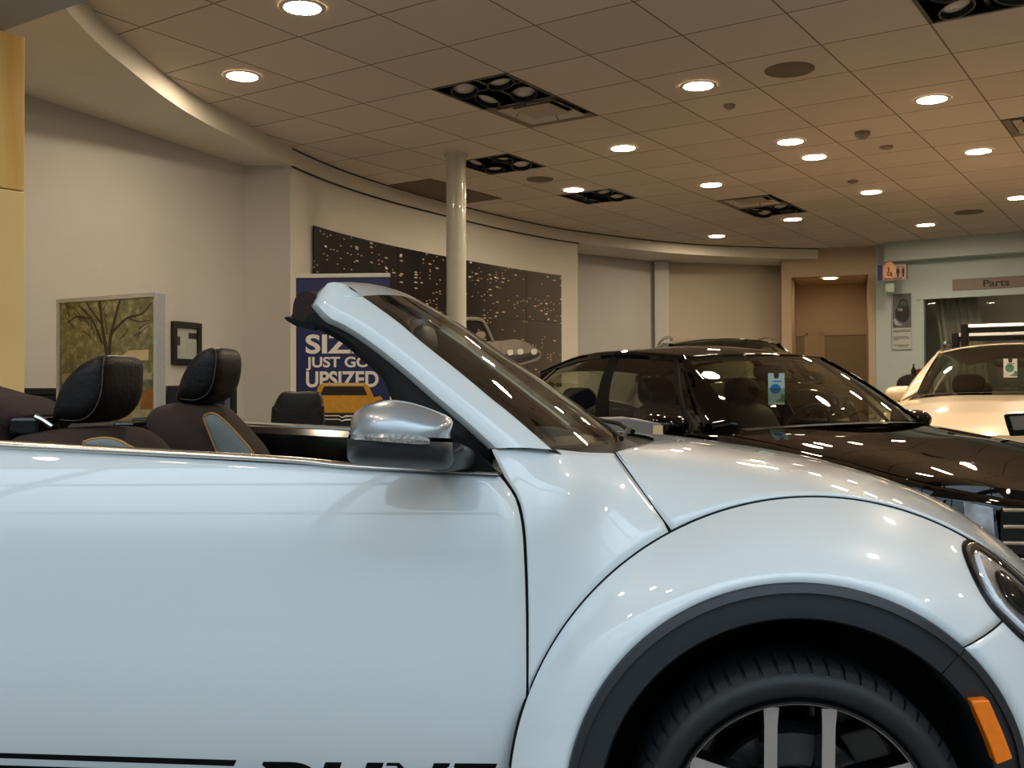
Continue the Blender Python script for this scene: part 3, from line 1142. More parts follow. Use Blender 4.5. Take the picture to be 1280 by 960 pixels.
# ---- front wheel arch, fender and bumper
AR, AI, AU, AZ = 0.452, 0.382, -0.004, 0.353
SEAMC, SEAMR = (1016.5, 1001.6), 380.8
ws_phi = curve_at([-30, 0, 20, 40, 60, 90, 118, 140, 160, 200], [0.56, 0.50, 0.43, 0.36, 0.29, 0.235, 0.18, 0.11, 0.075, 0.072])
w0_phi = curve_at([-30, 0, 20, 40, 60, 200], [0.17, 0.11, 0.065, 0.035, 0.018, 0.015])


def seam_pt(phi, dr=0.0):
    a = math.radians(phi)
    px, py = SEAMC[0] + (SEAMR + dr) * math.cos(a), SEAMC[1] - (SEAMR + dr) * math.sin(a)
    return cpx(px, py, ws_phi(phi))


def fend(phi, s, out=0.0):
    a = math.radians(phi)
    o = V(AU + AR * math.cos(a), 0, AZ + AR * math.sin(a))
    e = seam_pt(phi, -1.6)
    w0 = w0_phi(phi)
    g = 0.34 * s + 0.66 * s ** 2.3
    w = w0 + (e.y - w0) * g
    p = V(lerp(o.x, e.x, s), w - out, lerp(o.z, e.z, s))
    if out:
        p.z += out * 0.4 * s
        p.x += out * 0.5 * s * max(0, math.cos(a))
    return p


def fgrid(p0, p1, n, ns=16, s0=0.0, s1=1.0):
    return [[fend(lerp(p0, p1, i / (n - 1)), lerp(s0, s1, math.sin(0.5 * math.pi * j / (ns - 1)))) for j in range(ns)] for i in range(n)]


SPLIT = 47.0
RU = -2.54   # wheelbase


def rearq(q):
    """mirror a front-fender point to the rear fender"""
    return V(RU - q[0], q[1], q[2])


Gf = fgrid(186, SPLIT + 0.25, 72)
part(MB().grid(Gf), 'fender', M_white, thick=0.003)
part(MB().grid(mirG(Gf)), 'fender', M_white, thick=0.003)
Gb = fgrid(SPLIT - 0.25, -28, 46)
part(MB().grid(Gb), 'bumper', M_white, thick=0.003)
part(MB().grid(mirG(Gb)), 'bumper', M_white, thick=0.003)
Gr = [[rearq(q) for q in r] for r in fgrid(186, -10, 80)]
for g_ in (Gr, mirG(Gr)):
    part(MB().grid(g_), 'rear_fender', M_white, thick=0.003)
# nose between the two bumper corners
nose = []
for i in range(0, 46):
    e = Gb[i][-1]
    row = []
    for j in range(17):
        t = j / 16
        row.append(V(e.x + 0.05 * math.sin(math.pi * t), lerp(e.y, W - e.y, t), e.z))
    nose.append(row)
part(MB().grid(nose[18:]), 'nose_panel', M_white, thick=0.003)


def arch_profile(phi):
    w0 = w0_phi(phi)
    a = math.radians(phi)
    rows = []
    for f, dw in ((-0.03, 0.012), (0.0, -0.002), (0.03, -0.011), (0.24, -0.017), (0.265, -0.008), (0.3, -0.008), (0.6, -0.012), (0.93, -0.012), (1.0, -0.004), (1.0, 0.12)):
        R = lerp(AR, AI, f)
        rows.append(V(AU + R * math.cos(a), w0 + dw, AZ + R * math.sin(a)))
    return rows


def arch_cut(p0, p1, n):
    return [arch_profile(lerp(p0, p1, i / (n - 1))) for i in range(n)]


A1 = arch_cut(196, SPLIT + 0.2, 84)
A2 = arch_cut(SPLIT - 0.2, -22, 44)
part(MB().grid(A1).grid(A2), 'arch_trim', M_plastic)
part(MB().grid(mirG(A1)).grid(mirG(A2)), 'arch_trim', M_plastic)
Ar = [[rearq(q) for q in r] for r in arch_cut(196, -16, 110)]
for g_ in (Ar, mirG(Ar)):
    part(MB().grid(g_), 'arch_trim', M_plastic)


def liner(du, sgn):
    P = []
    for i in range(50):
        a = math.radians(lerp(200, -20, i / 49))
        c_, s_ = math.cos(a), math.sin(a)
        P.append([V(du + sgn * AI * c_, w0_phi(50) + .1, AZ + AI * s_), V(du + sgn * (AI + .02) * c_, 0.16, AZ + (AI + .02) * s_), V(du + sgn * (AI + .02) * c_, 0.42, AZ + (AI + .02) * s_), V(du, 0.43, AZ)])
    return P


L1, L2 = liner(0, 1), liner(RU, -1)
for g_ in (L1, mirG(L1), L2, mirG(L2)):
    part(MB().grid(g_), 'wheel_well_liner', M_dark)
# amber side marker on the arch trim
am = [(1212, 875), (1235, 874), (1243, 892), (1254, 918), (1265, 947), (1245, 955), (1236, 930), (1225, 904)]
amq = [cpx(a, b, 0.012) for a, b in am]
mb = MB().prism([V(q.x, q.y + 0.03, q.z) for q in amq], (0, -0.036, 0))
part(mb, 'side_marker', M_amber, smooth=False, bevel=0.003)
part(MB().prism([mir(V(q.x, q.y + 0.03, q.z)) for q in amq], (0, 0.036, 0)), 'side_marker', M_amber, smooth=False, bevel=0.003)

# ---- cowl side panel between door, pillar, bonnet and fender
P0 = cpx(768, 566, 0.30)
P1 = seam_pt(118)
topw = [((614, 561.5), Wd), ((650, 561.5), 0.150), ((690, 562), 0.175), ((730, 566), 0.235), ((767, 567), 0.296)]
top = arclen_resample([V(*p) for p in resample([cpx(a[0], a[1], w) for a, w in topw], 40)], 24)
rightc = [cpx(768, 568, 0.298), cpx(785, 591, 0.272), cpx(808, 623, 0.232), cpx(832.5, 657.5, 0.184)]
rightc = arclen_resample([V(*p) for p in resample(rightc, 40)], 24)
left_px = [(614, 562), (620, 575), (629, 594), (639, 609), (649, 627), (656, 662), (659, 714), (660.5, 766), (661, 830), (661.0, 866)]
leftc = arclen_resample([V(*p) for p in resample([cpx(a + 0.6, b, Wd) for a, b in left_px], 80)], 24)
botc = [seam_pt(lerp(159.8, 118.3, i / 23), 1.6) for i in range(24)]
botc[0] = leftc[-1]
rightc[-1] = botc[-1]
top[0] = leftc[0]
top[-1] = rightc[0]
botc[0] = leftc[-1]
G = coons(top, botc, leftc, rightc)
part(MB().grid(G), 'cowl_panel', M_white, thick=0.003)
part(MB().grid(mirG(G)), 'cowl_panel', M_white, thick=0.003)

# ---- bonnet
SIL = [(815, 541), (842, 545), (880, 550), (942, 559), (1005, 570), (1067, 586), (1114, 601), (1161, 619), (1192, 636), (1224, 656), (1255, 680), (1274, 697), (1310, 735), (1345, 790)]
silf = lambda x: float(np.interp(x, [p[0] for p in SIL], [p[1] for p in SIL]))
bnd = [V(*p) for p in resample([cpx(769.5, 566, 0.301), cpx(787, 590, 0.272), cpx(810, 622.5, 0.233), seam_pt(117.6, 2.0)], 14)]
nb = len(bnd)
phis = np.linspace(117.0, 12, 74)
bnd += [seam_pt(p, 2.0) for p in phis]
rows = []


def bonnet_row(e, uc, zc, n=41):
    r = []
    for j in range(n):
        t = -1 + 2 * j / (n - 1)
        t = math.copysign(abs(t) ** 0.6, t)
        g = 0.12 * (1 - t * t) + 0.88 * (1 - abs(t) ** 7)
        r.append(V(lerp(e.x, uc, 1 - t * t), lerp(e.y, W - e.y, (t + 1) / 2), e.z + (zc - e.z) * g))
    return r


ucs = []
for k, e in enumerate(bnd):
    f = k / (len(bnd) - 1)
    uc = e.x + 0.115 + 0.06 * f
    if k < nb:
        uc = lerp(-0.235, bnd[nb].x + 0.118, (k / nb) ** 1.1)
    lo, hi = e.z - 0.02, 1.11
    for _ in range(22):
        mid = (lo + hi) / 2
        r = bonnet_row(e, uc, mid, 21)
        over = False
        for q in r[2:-2]:
            x_, y_ = proj(world_of(q))
            if x_ > 800 and y_ < silf(x_):
                over = True
                break
        if over:
            hi = mid
        else:
            lo = mid
    ucs.append((uc, lo))
zcs = [z for _, z in ucs]
for k in range(nb):
    zcs[k] = max(zcs[k], 0) if k > 6 else None
zk = next(z for z in zcs if z is not None)
zcs = [min(z, 1.042) if z is not None else min(zk + 0.003, 1.042) for z in zcs]
zs_ = np.array(zcs)
ker = np.ones(7) / 7
zs_ = np.convolve(np.r_[[zs_[0]] * 3, zs_, [zs_[-1]] * 3], ker, 'valid')
rows = [bonnet_row(e, uc, float(z)) for e, (uc, _), z in zip(bnd, ucs, zs_)]
part(MB().grid(rows), 'bonnet', M_white, thick=0.004)

# ---- panel gaps
gaps = MB()
inset = lambda q, d=0.0035: V(q[0], q[1] + d, q[2])
gaps.tube([inset(q) for q in edge], 0.0042, 6)
gaps.tube([inset(seam_pt(p), 0.004) for p in np.linspace(185, 12, 90)], 0.0044, 6)
gaps.tube([inset(V(*q), 0.004) for q in bnd[:nb + 1]], 0.0042, 6)
gaps.tube([inset(fend(SPLIT, s), 0.001) for s in np.linspace(0, 0.62, 12)], 0.0016, 6)
part(gaps, 'panel_gap', M_seal)
gaps2 = MB()
for tbl in ([inset(q) for q in edge], [inset(seam_pt(p), 0.004) for p in np.linspace(185, 12, 90)], [inset(V(*q), 0.004) for q in bnd[:nb + 1]]):
    gaps2.tube([mir(q) for q in tbl], 0.0042, 6)
part(gaps2, 'panel_gap', M_seal)

# ---- headlights lying on the fender
tab = [(p, s, fend(p, s)) for p in np.linspace(80, 2, 157) for s in np.linspace(0.3, 1, 71)]
tabp = np.array([proj(world_of(q)) for _, _, q in tab])


def fend_inv(px, py):
    k = int(np.argmin(((tabp - [px, py]) ** 2).sum(1)))
    return tab[k][0], tab[k][1]


HL = [(1206, 679), (1204, 690), (1211, 711), (1222, 733), (1238, 757), (1258, 780), (1280, 800), (1302, 812), (1318, 814), (1324, 800), (1316, 774), (1300, 748), (1280, 726), (1255, 701), (1230, 684), (1215, 677)]
HLs = resample([fend_inv(a, b) for a, b in HL], 56, closed=True)
hc = sum(np.array(q) for q in HLs) / len(HLs)


def hl_ring(k, out):
    r = []
    for q in HLs:
        z = hc + (np.array(q) - hc) * k
        r.append(fend(float(z[0]), float(min(1, z[1])), out))
    return r


for far in (0, 1):
    F = (lambda q: mir(q)) if far else (lambda q: q)
    hl = part(MB().tube([F(q) for q in hl_ring(1.0, 0.003)], 0.006, 8, closed=True), 'headlight', M_blackgloss)
    rr = [hl_ring(k, o) for k, o in ((1.0, 0.003), (0.9, 0.002), (0.75, 0.0035), (0.5, 0.0065), (0.3, 0.005), (0.08, 0.004))]
    part(MB().grid([[F(q) for q in r] for r in rr], cv=True), 'reflector', M_reflector, parent=hl)
    rr = [hl_ring(k, o) for k, o in ((0.985, 0.006), (0.93, 0.012), (0.84, 0.008))]
    part(MB().grid([[F(q) for q in r] for r in rr], cv=True), 'bezel', mat('headlamp_bezel', (58, 46, 42), .3, noise=.1), parent=hl)
    part(MB().tube([F(q) for q in hl_ring(.80, 0.012)[3:24]], .0075, 8), 'reflection_strip', mat('white_reflection_strip', (236, 240, 244), .2, coat=1.0, noise=.02), parent=hl)  # white tube standing in for the bright reflection low in the bowl
    pr = [hl_ring(k, o) for k, o in ((0.42, 0.008), (0.40, 0.016), (0.3, 0.022), (0.05, 0.025))]
    part(MB().grid([[F(q) for q in r] for r in pr], cv=True), 'projector', M_blackgloss, parent=hl)
    rr = [hl_ring(k, o) for k, o in ((1.0, 0.004), (0.97, 0.016), (0.85, 0.026), (0.6, 0.034), (0.3, 0.038), (0.03, 0.039))]
    part(MB().grid([[F(q) for q in r] for r in rr], cv=True), 'lens', M_lens, parent=hl)


# ---- windscreen, its white surround and black seal
def wp(u, z):
    return 0.150 + 0.50 * (z - 1.05) if z > 1.05 else 0.150


out_px = [(612, 561), (575, 527.5), (540, 498), (515, 476), (490, 455), (463, 434), (440, 418), (420, 407), (405, 400), (389, 383)]
inn_px = [(690, 562), (640, 519), (615, 499), (590, 478), (565, 457.5), (540, 438), (518, 420), (498, 403), (475, 386), (452, 370)]
outq = arclen_resample([V(*p) for p in resample([cpx(a, b, wp) for a, b in out_px], 60)], 40)
innq = arclen_resample([V(*p) for p in resample([cpx(a, b, wp) for a, b in inn_px], 60)], 40)
G = []
for a, b in zip(outq, innq):
    row = [V(a.x - .004, a.y + 0.025, a.z - .004), V(a.x, a.y + 0.008, a.z)]
    for k in range(1, 8):
        p = a.lerp(b, k / 8)
        row.append(V(p.x, p.y - 0.014 * math.sin(math.pi * k / 8) ** 0.7, p.z + 0.004 * math.sin(math.pi * k / 8)))
    row += [V(b.x, b.y + 0.003, b.z), V(b.x - .006, b.y + 0.012, b.z - 0.006)]
    G.append(row)
lining = [[V(a.x, a.y + 0.03, a.z), V(lerp(a.x, b.x, .5), lerp(a.y, b.y, .5) + 0.04, lerp(a.z, b.z, .5)), V(b.x - .012, b.y + 0.026, b.z - .012)] for a, b in zip(outq, innq)]
part(MB().grid(lining), 'pillar_lining', M_plastic)
part(MB().grid(mirG(lining)), 'pillar_lining', M_plastic)
for (a_, b_) in (((392, 375), (454, 370.5)), ((397, 366), (448, 366.5)), ((402, 360.5), (438, 361.0)), ((407, 355.4), (434, 356.0))):
    a, b = cpx(a_[0], a_[1], wp), cpx(b_[0], b_[1], wp)
    row = [V(a.x - .004, a.y + 0.025, a.z - .004), V(a.x, a.y + 0.008, a.z)]
    for k in range(1, 8):
        p = a.lerp(b, k / 8)
        row.append(V(p.x, p.y - 0.014 * math.sin(math.pi * k / 8) ** 0.7, p.z + 0.004 * math.sin(math.pi * k / 8)))
    row += [V(b.x, b.y + 0.003, b.z), V(b.x - .004, b.y + 0.02, b.z)]
    G.append(row)
part(MB().grid(G), 'windscreen_pillar', M_white)
part(MB().grid(mirG(G)), 'windscreen_pillar', M_white)


def glass_pt(b, a, t):
    """b near-edge point, a 0..1 from base to top, t -1..1 across"""
    g = 1 - abs(t) ** 2.2
    return V(b.x + g * lerp(0.165, 0.045, a), lerp(b.y, W - b.y, (t + 1) / 2), b.z + g * lerp(-0.006, 0.035, a))


Gw = [[glass_pt(b, i / 39, -1 + 2 * j / 32) for j in range(33)] for i, b in enumerate(innq)]
part(MB().grid(Gw), 'windscreen', M_wsglass)
bandm = MB().grid([[V(q.x - 0.004, q.y, q.z - 0.004) for q in r] for r in Gw[:2]])
part(bandm, 'windscreen_band', M_seal)
# header panel across the top
hb_px = [(389, 383), (397, 366), (407, 357)]
hb = [cpx(a, b, wp(0, 1.39) + dw) for (a, b), dw in zip(hb_px, (0.0, 0.02, 0.045))]
fr = innq[-1]
Gh = []
for j in range(33):
    t = -1 + 2 * j / 32
    g = 1 - abs(t) ** 2.2
    front = glass_pt(fr, 1.0, t)
    row = []
    r0_ = V(hb[0].x, lerp(hb[0].y, W - hb[0].y, (t + 1) / 2), hb[0].z + 0.035 * g)
    r1_ = V(hb[1].x + .004 * g, lerp(hb[1].y, W - hb[1].y, (t + 1) / 2), hb[1].z + 0.035 * g)
    r2_ = V(hb[2].x + .012 * g, lerp(hb[2].y, W - hb[2].y, (t + 1) / 2), hb[2].z + 0.030 * g)
    m1 = r2_.lerp(front, 0.35) + V(0, 0, 0.016)
    m2 = r2_.lerp(front, 0.7) + V(0, 0, 0.013)
    Gh.append([V(*p) for p in resample([r0_, r1_, r2_, m1, m2, front], 16)])
part(MB().grid(Gh), 'windscreen_header', M_white)
# black seal under the surround, on both sides and across the header
sl_px = [(612, 590), (590, 582), (570, 568), (545, 550), (515, 522), (490, 500), (484, 484), (474, 468), (452, 450), (428, 429), (400, 413), (378, 405), (357, 398)]
slq = arclen_resample([V(*p) for p in resample([cpx(a, b, lambda u, z: wp(u, z) + 0.035) for a, b in sl_px], 60)], 40)
ou2 = outq[:-1] + [cpx(388, 381, wp)]
G = []
ext = [V(*p) for p in resample(list(outq) + [cpx(375, 392, lambda u, z: wp(u, z) + 0.02), cpx(360, 395, lambda u, z: wp(u, z) + 0.03)], 60)]
ext = arclen_resample(ext, 40)
for a, b in zip(ext, slq):
    G.append([V(a.x + .01, a.y + 0.012, a.z + .01), V(a.x, a.y + 0.02, a.z), a.lerp(b, 0.5) + V(0, 0.004, 0), b, V(b.x, b.y + 0.05, b.z + 0.0), V(a.x, a.y + 0.075, a.z + .01)])
part(MB().grid(G, cv=True), 'pillar_seal', M_seal)
part(MB().grid(mirG(G), cv=True), 'pillar_seal', M_seal)
hr = []
lip = [cpx(a, b, 0.32) for a, b in ((366, 399), (380, 404), (392, 403), (396, 392), (396, 376), (390, 366), (381, 364), (372, 367), (366.5, 377), (365, 389))]
lip = resample([(q.x, q.z) for q in lip], 30, closed=True)
rg = [[V(q[0] + 0.012 * (1 - abs(t) ** 2.2), lerp(0.325, W - 0.325, (t + 1) / 2), q[1] + 0.030 * (1 - abs(t) ** 2.2)) for q in lip] for t in np.linspace(-1, 1, 25)]
part(MB().grid(rg, cv=True).poly(rg[0]).poly(rg[-1]), 'header_lining', M_softtop)
fin = [cpx(a, b, 0.31) for a, b in ((354, 397), (358, 401), (368, 407), (392, 413), (394, 408), (372, 401), (358, 395.5))]
rg = [[V(q.x + 0.012 * (1 - abs(t) ** 2.2), lerp(0.315, W - 0.315, (t + 1) / 2), q.z + 0.030 * (1 - abs(t) ** 2.2)) for q in fin] for t in np.linspace(-1, 1, 25)]
part(MB().grid(rg, cv=True).poly(rg[0]).poly(rg[-1]), 'header_seal', M_seal)
# cowl under the glass, and the wipers
cow = []
for j in range(33):
    t = -1 + 2 * j / 32
    a = glass_pt(innq[0], 0.0, t)
    r = bonnet_row(bnd[0], ucs[0][0], float(zs_[0]), 33)
    b = r[j]
    tj = j / 32
    cow.append([V(a.x - .01, a.y, a.z + .002), V(lerp(a.x, b.x, .5), lerp(a.y, b.y, .5), min(a.z, b.z) - 0.02), V(b.x, b.y, b.z - 0.01)])
part(MB().grid(cow), 'cowl_grille', M_seal)
for (t0, t1) in ((-0.55, 0.05), (0.1, 0.75)):
    a0 = glass_pt(innq[0], 0.0, t0)
    a1 = glass_pt(innq[2], 0.05, t1)
    mid_ = glass_pt(innq[1], 0.02, (t0 + t1) / 2)
    part(MB().tube([a0 + V(.03, 0, .012), mid_ + V(.03, 0, .018), a1 + V(.02, 0, .016)], 0.007, 6), 'wiper', M_seal)

# ---- mirror
MO_top = [(437, 541), (438, 530), (441, 519), (449, 511), (458, 506), (468, 502.8), (490, 499.5), (512, 502.6), (530, 508), (547, 514.5), (560.5, 520.5), (565.5, 526), (566, 532), (563, 541)]
MO_split = [(437, 544), (563, 550)]
MO_bot = [(434, 549), (433.8, 562), (435, 574), (441, 579), (449, 581.5), (480, 584), (522, 586.5), (545, 587), (560, 585), (567, 576), (566, 560)]
WM = -0.06


def dome(px_edge, ca, cb, n=34, m_=12, depth=0.10, w_edge=0.0, pw=2.6):
    """half dome between a straight base line (bulging most) and an outer edge"""
    e = resample([(a, b) for a, b in px_edge], n)
    G_ = []
    for i in range(n):
        f = i / (n - 1)
        base = np.array([lerp(ca[0], cb[0], f), lerp(ca[1], cb[1], f)])
        ef = (max(0.0, 1 - abs(2 * f - 1) ** 3.2)) ** 0.5
        row = []
        for j in range(m_):
            v = math.sin(0.5 * math.pi * j / (m_ - 1))
            p = base + (e[i] - base) * v
            wv = WM + w_edge - depth * ef * math.sqrt(max(0, 1 - v ** pw * 0.999))
            row.append(cpx(p[0], p[1], wv))
        G_.append(row)
    return G_


capG = dome(MO_top, (436, 543), (564, 548))
lowG = dome(MO_bot, (434, 548), (566, 553), depth=0.088)
for far in (0, 1):
    F = mirG if far else (lambda g: g)
    ff = mir if far else (lambda q: q)
    mr = part(MB().grid(F(capG)), 'door_mirror', M_silver)
    part(MB().grid(F(lowG)), 'mirror_base', M_plastic, parent=mr)
    bk = MB()
    rim = [r[-1] for r in capG] + [r[-1] for r in lowG][::-1]
    cen = sum((q for q in rim), V(0, 0, 0)) / len(rim)
    bk.grid([[ff(q) for q in rim], [ff(V(lerp(cen.x, q.x, .93), q.y + .045, lerp(cen.z, q.z, .93))) for q in rim], [ff(V(lerp(cen.x, q.x, .6), q.y + .085, lerp(cen.z, q.z, .6))) for q in rim], [ff(V(cen.x, cen.y + .09, cen.z)) for q in rim]], cv=True)
    part(bk, 'mirror_back', M_plastic, parent=mr)
    ind_t = [(439, 541), (470, 541.5), (505, 543), (530, 545.5), (537, 549)]
    ind_b = [(438, 549), (470, 551.5), (505, 554), (525, 555.5), (537, 555)]
    A = resample(ind_t, 20)
    B = resample(ind_b, 20)
    ig = []
    for i in range(20):
        f = (A[i][0] - 436) / 128
        ef = (max(0.0, 1 - abs(2 * f - 1) ** 3.2)) ** 0.5
        ig.append([ff(cpx(*A[i], WM - 0.103 * ef + 0.003)), ff(cpx(*((A[i] + B[i]) / 2), WM - 0.106 * ef)), ff(cpx(*B[i], WM - 0.098 * ef))])
    part(MB().grid(ig), 'indicator', mat('indicator_lens', (206, 208, 210), 0.12, metal=0.6, noise=0.45, nscale=160), parent=mr)
    ft = [(548, 560), (566, 553), (579, 558), (578, 568), (572, 579), (560, 588), (540, 588), (535, 575)]
    fq = [cpx(a, b, -0.03) for a, b in resample(ft, 28, closed=True)]
    fe = [cpx(a, b, 0.13) for a, b in resample([(556, 562), (574, 556), (590, 562), (594, 574), (586, 586), (566, 590), (548, 590), (545, 578)], 28, closed=True)]
    fc = sum(fq, V(0, 0, 0)) / 28
    part(MB().grid([[ff(V(lerp(fc.x, q.x, .5), q.y - .02, lerp(fc.z, q.z, .5))) for q in fq], [ff(q) for q in fq], [ff(q) for q in fe]], cv=True), 'mirror_foot', M_plastic, parent=mr)
    # black triangle between pillar and door
    tr = [(560, 588), (545, 560), (560, 540), (580, 548), (606, 574), (622, 590)]
    part(MB().prism([ff(cpx(a, b, 0.155)) for a, b in tr], (0, -0.012 if far else 0.012, 0)), 'mirror_triangle', M_seal, smooth=False)

# ---- side stripe and lettering on the door
def on_door(px, py, d=0.0025):
    q = cpx(px, py, Wd)
    return V(q.x, q.y - d, q.z)


st = MB()
for (y0, y1, ye0, ye1, xe0, xe1) in ((940.6, 946.8, 949.6, 957.2, 296.5, 292.5), (956.0, 985, 964.5, 993, 289.5, 281)):
    G = []
    for i in range(30):
        f = i / 29
        a = on_door(lerp(-110, xe0, f), lerp(y0 - 3.4, ye0, f))
        b = on_door(lerp(-110, xe1, f), lerp(y1 - 3.4, ye1, f))
        G.append([a, a.lerp(b, .5), b])
    st.grid(G)
part(st, 'side_stripe', M_seal)
la = cpx(313.5, 999, Wd)
lb = cpx(322, 951.5, Wd)
cap_h = abs(la.z - lb.z)
lett = text_obj('lettering', 'DUNE', cap_h / 0.729, M_seal, car, Matrix.Identity(4), extrude=0.0, shear=0.28, bold=0.006, sx_=1.0)
x0_ = min(v.co.x for v in lett.data.vertices)
x1_ = max(v.co.x for v in lett.data.vertices)
lr = cpx(622, 956, Wd)
y1_ = max(v.co.y for v in lett.data.vertices)
sc_ = (lr.x - la.x) / (x1_ - x0_)
dzdu = (cpx(600, 953.4, Wd).z - cpx(330, 951.2, Wd).z) / (cpx(600, 953, Wd).x - cpx(330, 951, Wd).x)
for v in lett.data.vertices:
    u_ = la.x + (v.co.x - x0_) * sc_
    z_ = lb.z + (v.co.y - y1_) + dzdu * (u_ - lb.x)
    v.co = (u_ + OFF[0], Wd(u_, z_) - 0.0025 + OFF[1], z_)

# ---- sill, rear quarter, tail, tub
mb = MB()
for s in (0, 1):
    G = []
    for u_ in np.linspace(-0.40, -2.15, 14):
        r = [V(u_, 0.085, 0.34), V(u_, 0.055, 0.32), V(u_, 0.05, 0.26), V(u_, 0.09, 0.2), V(u_, 0.5, 0.2)]
        G.append([mir(q) for q in r] if s else r)
    mb.grid(G)
part(mb, 'sill', M_plastic)
for s in (0, 1):
    G = []
    for u_ in np.linspace(-1.808, -3.36, 30):
        k = (-1.808 - u_) / 1.552
        tap = 0.42 * max(0, k - .25) ** 2.2
        zt_ = zl + (0.015 - 0.30 * max(0, k - 0.3) ** 1.6)
        row = []
        for f in np.linspace(0, 1, 18):
            z_ = lerp(zt_, 0.33, f)
            row.append(V(u_, Wd(u_, z_) + tap + 0.03 * k, z_))
        G.append([mir(q) for q in row] if s else row)
    if s == 0:
        quarter = G
    part(MB().grid(G), 'rear_quarter', M_white, thick=0.004)
deck = []
for r in quarter:
    a = r[0]
    deck.append([V(a.x, lerp(a.y, W - a.y, t), a.z + 0.05 * math.sin(math.pi * t) ** 0.7 - 0.001) for t in np.linspace(0, 1, 17)])
part(MB().grid(deck[16:]), 'boot_lid', M_white, thick=0.004)
tail = []
for f in range(18):
    a = quarter[-1][f]
    tail.append([V(a.x - 0.12 * math.sin(math.pi * t) ** .6, lerp(a.y, W - a.y, t), a.z + 0.05 * math.sin(math.pi * t) ** .7 * (1 - f / 17)) for t in np.linspace(0, 1, 17)])
part(MB().grid(tail), 'tail_panel', M_white, thick=0.004)
tub = MB().box((-2.3, 0.2, 0.22), (-0.2, W - 0.2, 0.28)).box((-0.42, 0.2, 0.25), (-0.38, W - 0.2, 0.93)).box((-2.4, 0.2, 0.25), (-2.3, W - 0.2, 0.9))
part(tub, 'floor_pan', M_dark, smooth=False)

# ---- wheels
def make_wheel(uc, far):
    ff = (lambda q: V(q[0], W - q[1], q[2])) if far else (lambda q: V(*q))
    WC = (uc, 0, 0.322)
    wh = MB()
    NT = 62
    prof = [(.256, .034), (.262, .024), (.272, .016), (.286, .012), (.300, .016), (.308, .024), (.312, .030), (.318, .036), (.324, .046), (.326, .075), (.3265, .13), (.326, .19), (.318, .225), (.29, .245), (.25, .24)]
    rings = []
    for i in range(NT):
        for k, (a0, cut) in enumerate(((0, 0), (.78, 0), (.8, 1), (.97, 1))):
            a = 2 * math.pi * (i + a0) / NT
            row = []
            for r, h in prof:
                rr = r - (0.007 if cut and r > .3115 and h < .08 else 0)
                row.append(ff((uc + rr * math.cos(a), h, WC[2] + rr * math.sin(a))))
            rings.append(row)
    wh.grid(rings, cu=True)
    t = part(wh, 'wheel', M_rubber)
    rm = MB()
    rp = [(.257, .036), (.2575, .026), (.254, .020), (.250, .020), (.2485, .026), (.246, .034), (.240, .045), (.236, .07), (.232, .2), (.10, .21), (.02, .21)]
    rm.grid([[ff((uc + r * math.cos(a), h, WC[2] + r * math.sin(a))) for r, h in rp] for a in np.linspace(0, 2 * math.pi, 96, endpoint=False)], cu=True)
    part(rm, 'rim', M_blackgloss, parent=t)
    er = MB()
    er.tube([ff((uc + .2475 * math.cos(a), .0285, WC[2] + .2475 * math.sin(a))) for a in np.linspace(0, 2 * math.pi, 96, endpoint=False)], 0.0016, 6, closed=True)
    part(er, 'rim_edge', M_machined, parent=t)
    sp = MB()
    sf = MB()
    for k in range(5):
        a = math.radians(90 + 72 * k)
        rd, tn = (math.cos(a), math.sin(a)), (-math.sin(a), math.cos(a))
        for s in (-1, 1):
            c_ = s * 0.055
            Q = []
            for (r, w2, h) in ((.05, .015, .052), (.12, .0125, .046), (.2, .0125, .040), (.238, .0145, .033)):
                Q.append((r, w2, h))
            def at(r, x, h):
                return ff((uc + rd[0] * r + tn[0] * x, h, WC[2] + rd[1] * r + tn[1] * x))
            sp.grid([[at(r, c_ - w2 - .004, h + .05), at(r, c_ - w2 - .001, h + .002), at(r, c_ + w2 + .001, h + .002), at(r, c_ + w2 + .004, h + .05)] for r, w2, h in Q])
            sf.grid([[at(r, c_ - w2, h), at(r, c_ + w2, h)] for r, w2, h in Q])
    sp.grid([[ff((uc + r * math.cos(a), h, WC[2] + r * math.sin(a))) for r, h in ((.0, .046), (.03, .046), (.034, .05), (.07, .054), (.075, .09))] for a in np.linspace(0, 2 * math.pi, 40, endpoint=False)], cu=True)
    part(sp, 'spoke_core', M_blackgloss, parent=t)
    part(sf, 'spoke_face', M_machined, parent=t)
    bd_ = MB().grid([[ff((uc + r * math.cos(a), h, WC[2] + r * math.sin(a))) for r, h in ((.05, .12), (.085, .12), (.09, .135), (.16, .135), (.162, .16), (.05, .16))] for a in np.linspace(0, 2 * math.pi, 64, endpoint=False)], cu=True)
    part(bd_, 'brake_disc', mat('brake_steel', (96, 94, 94), 0.35, metal=0.9, noise=0.15, nscale=60), parent=t)
    cl = MB()
    cl.grid([[ff((uc + r * math.cos(a), h, WC[2] + r * math.sin(a))) for r, h in ((.105, .105), (.168, .10), (.172, .17), (.105, .17))] for a in np.linspace(math.radians(72), math.radians(106), 12)], cv=True)
    part(cl, 'brake_caliper', mat('caliper_grey', (70, 70, 72), 0.4, metal=0.5, noise=0.1), parent=t)


for uc in (0.0, RU):
    for far in (0, 1):
        make_wheel(uc, far)

# ---- interior
OUTL = {}


def seat_part(pxs, d, hw, name, material, parent=car, p=2.6, n=60, key=None):
    q = [cpx(a, b, d - (hw * .8 if key else 0)) for a, b in pxs]
    pts = resample([(v.x, v.z) for v in q], n, closed=True)
    if key:
        OUTL[key] = pts
    return part(inflate(pts, d, hw, p=p), name, material, parent)


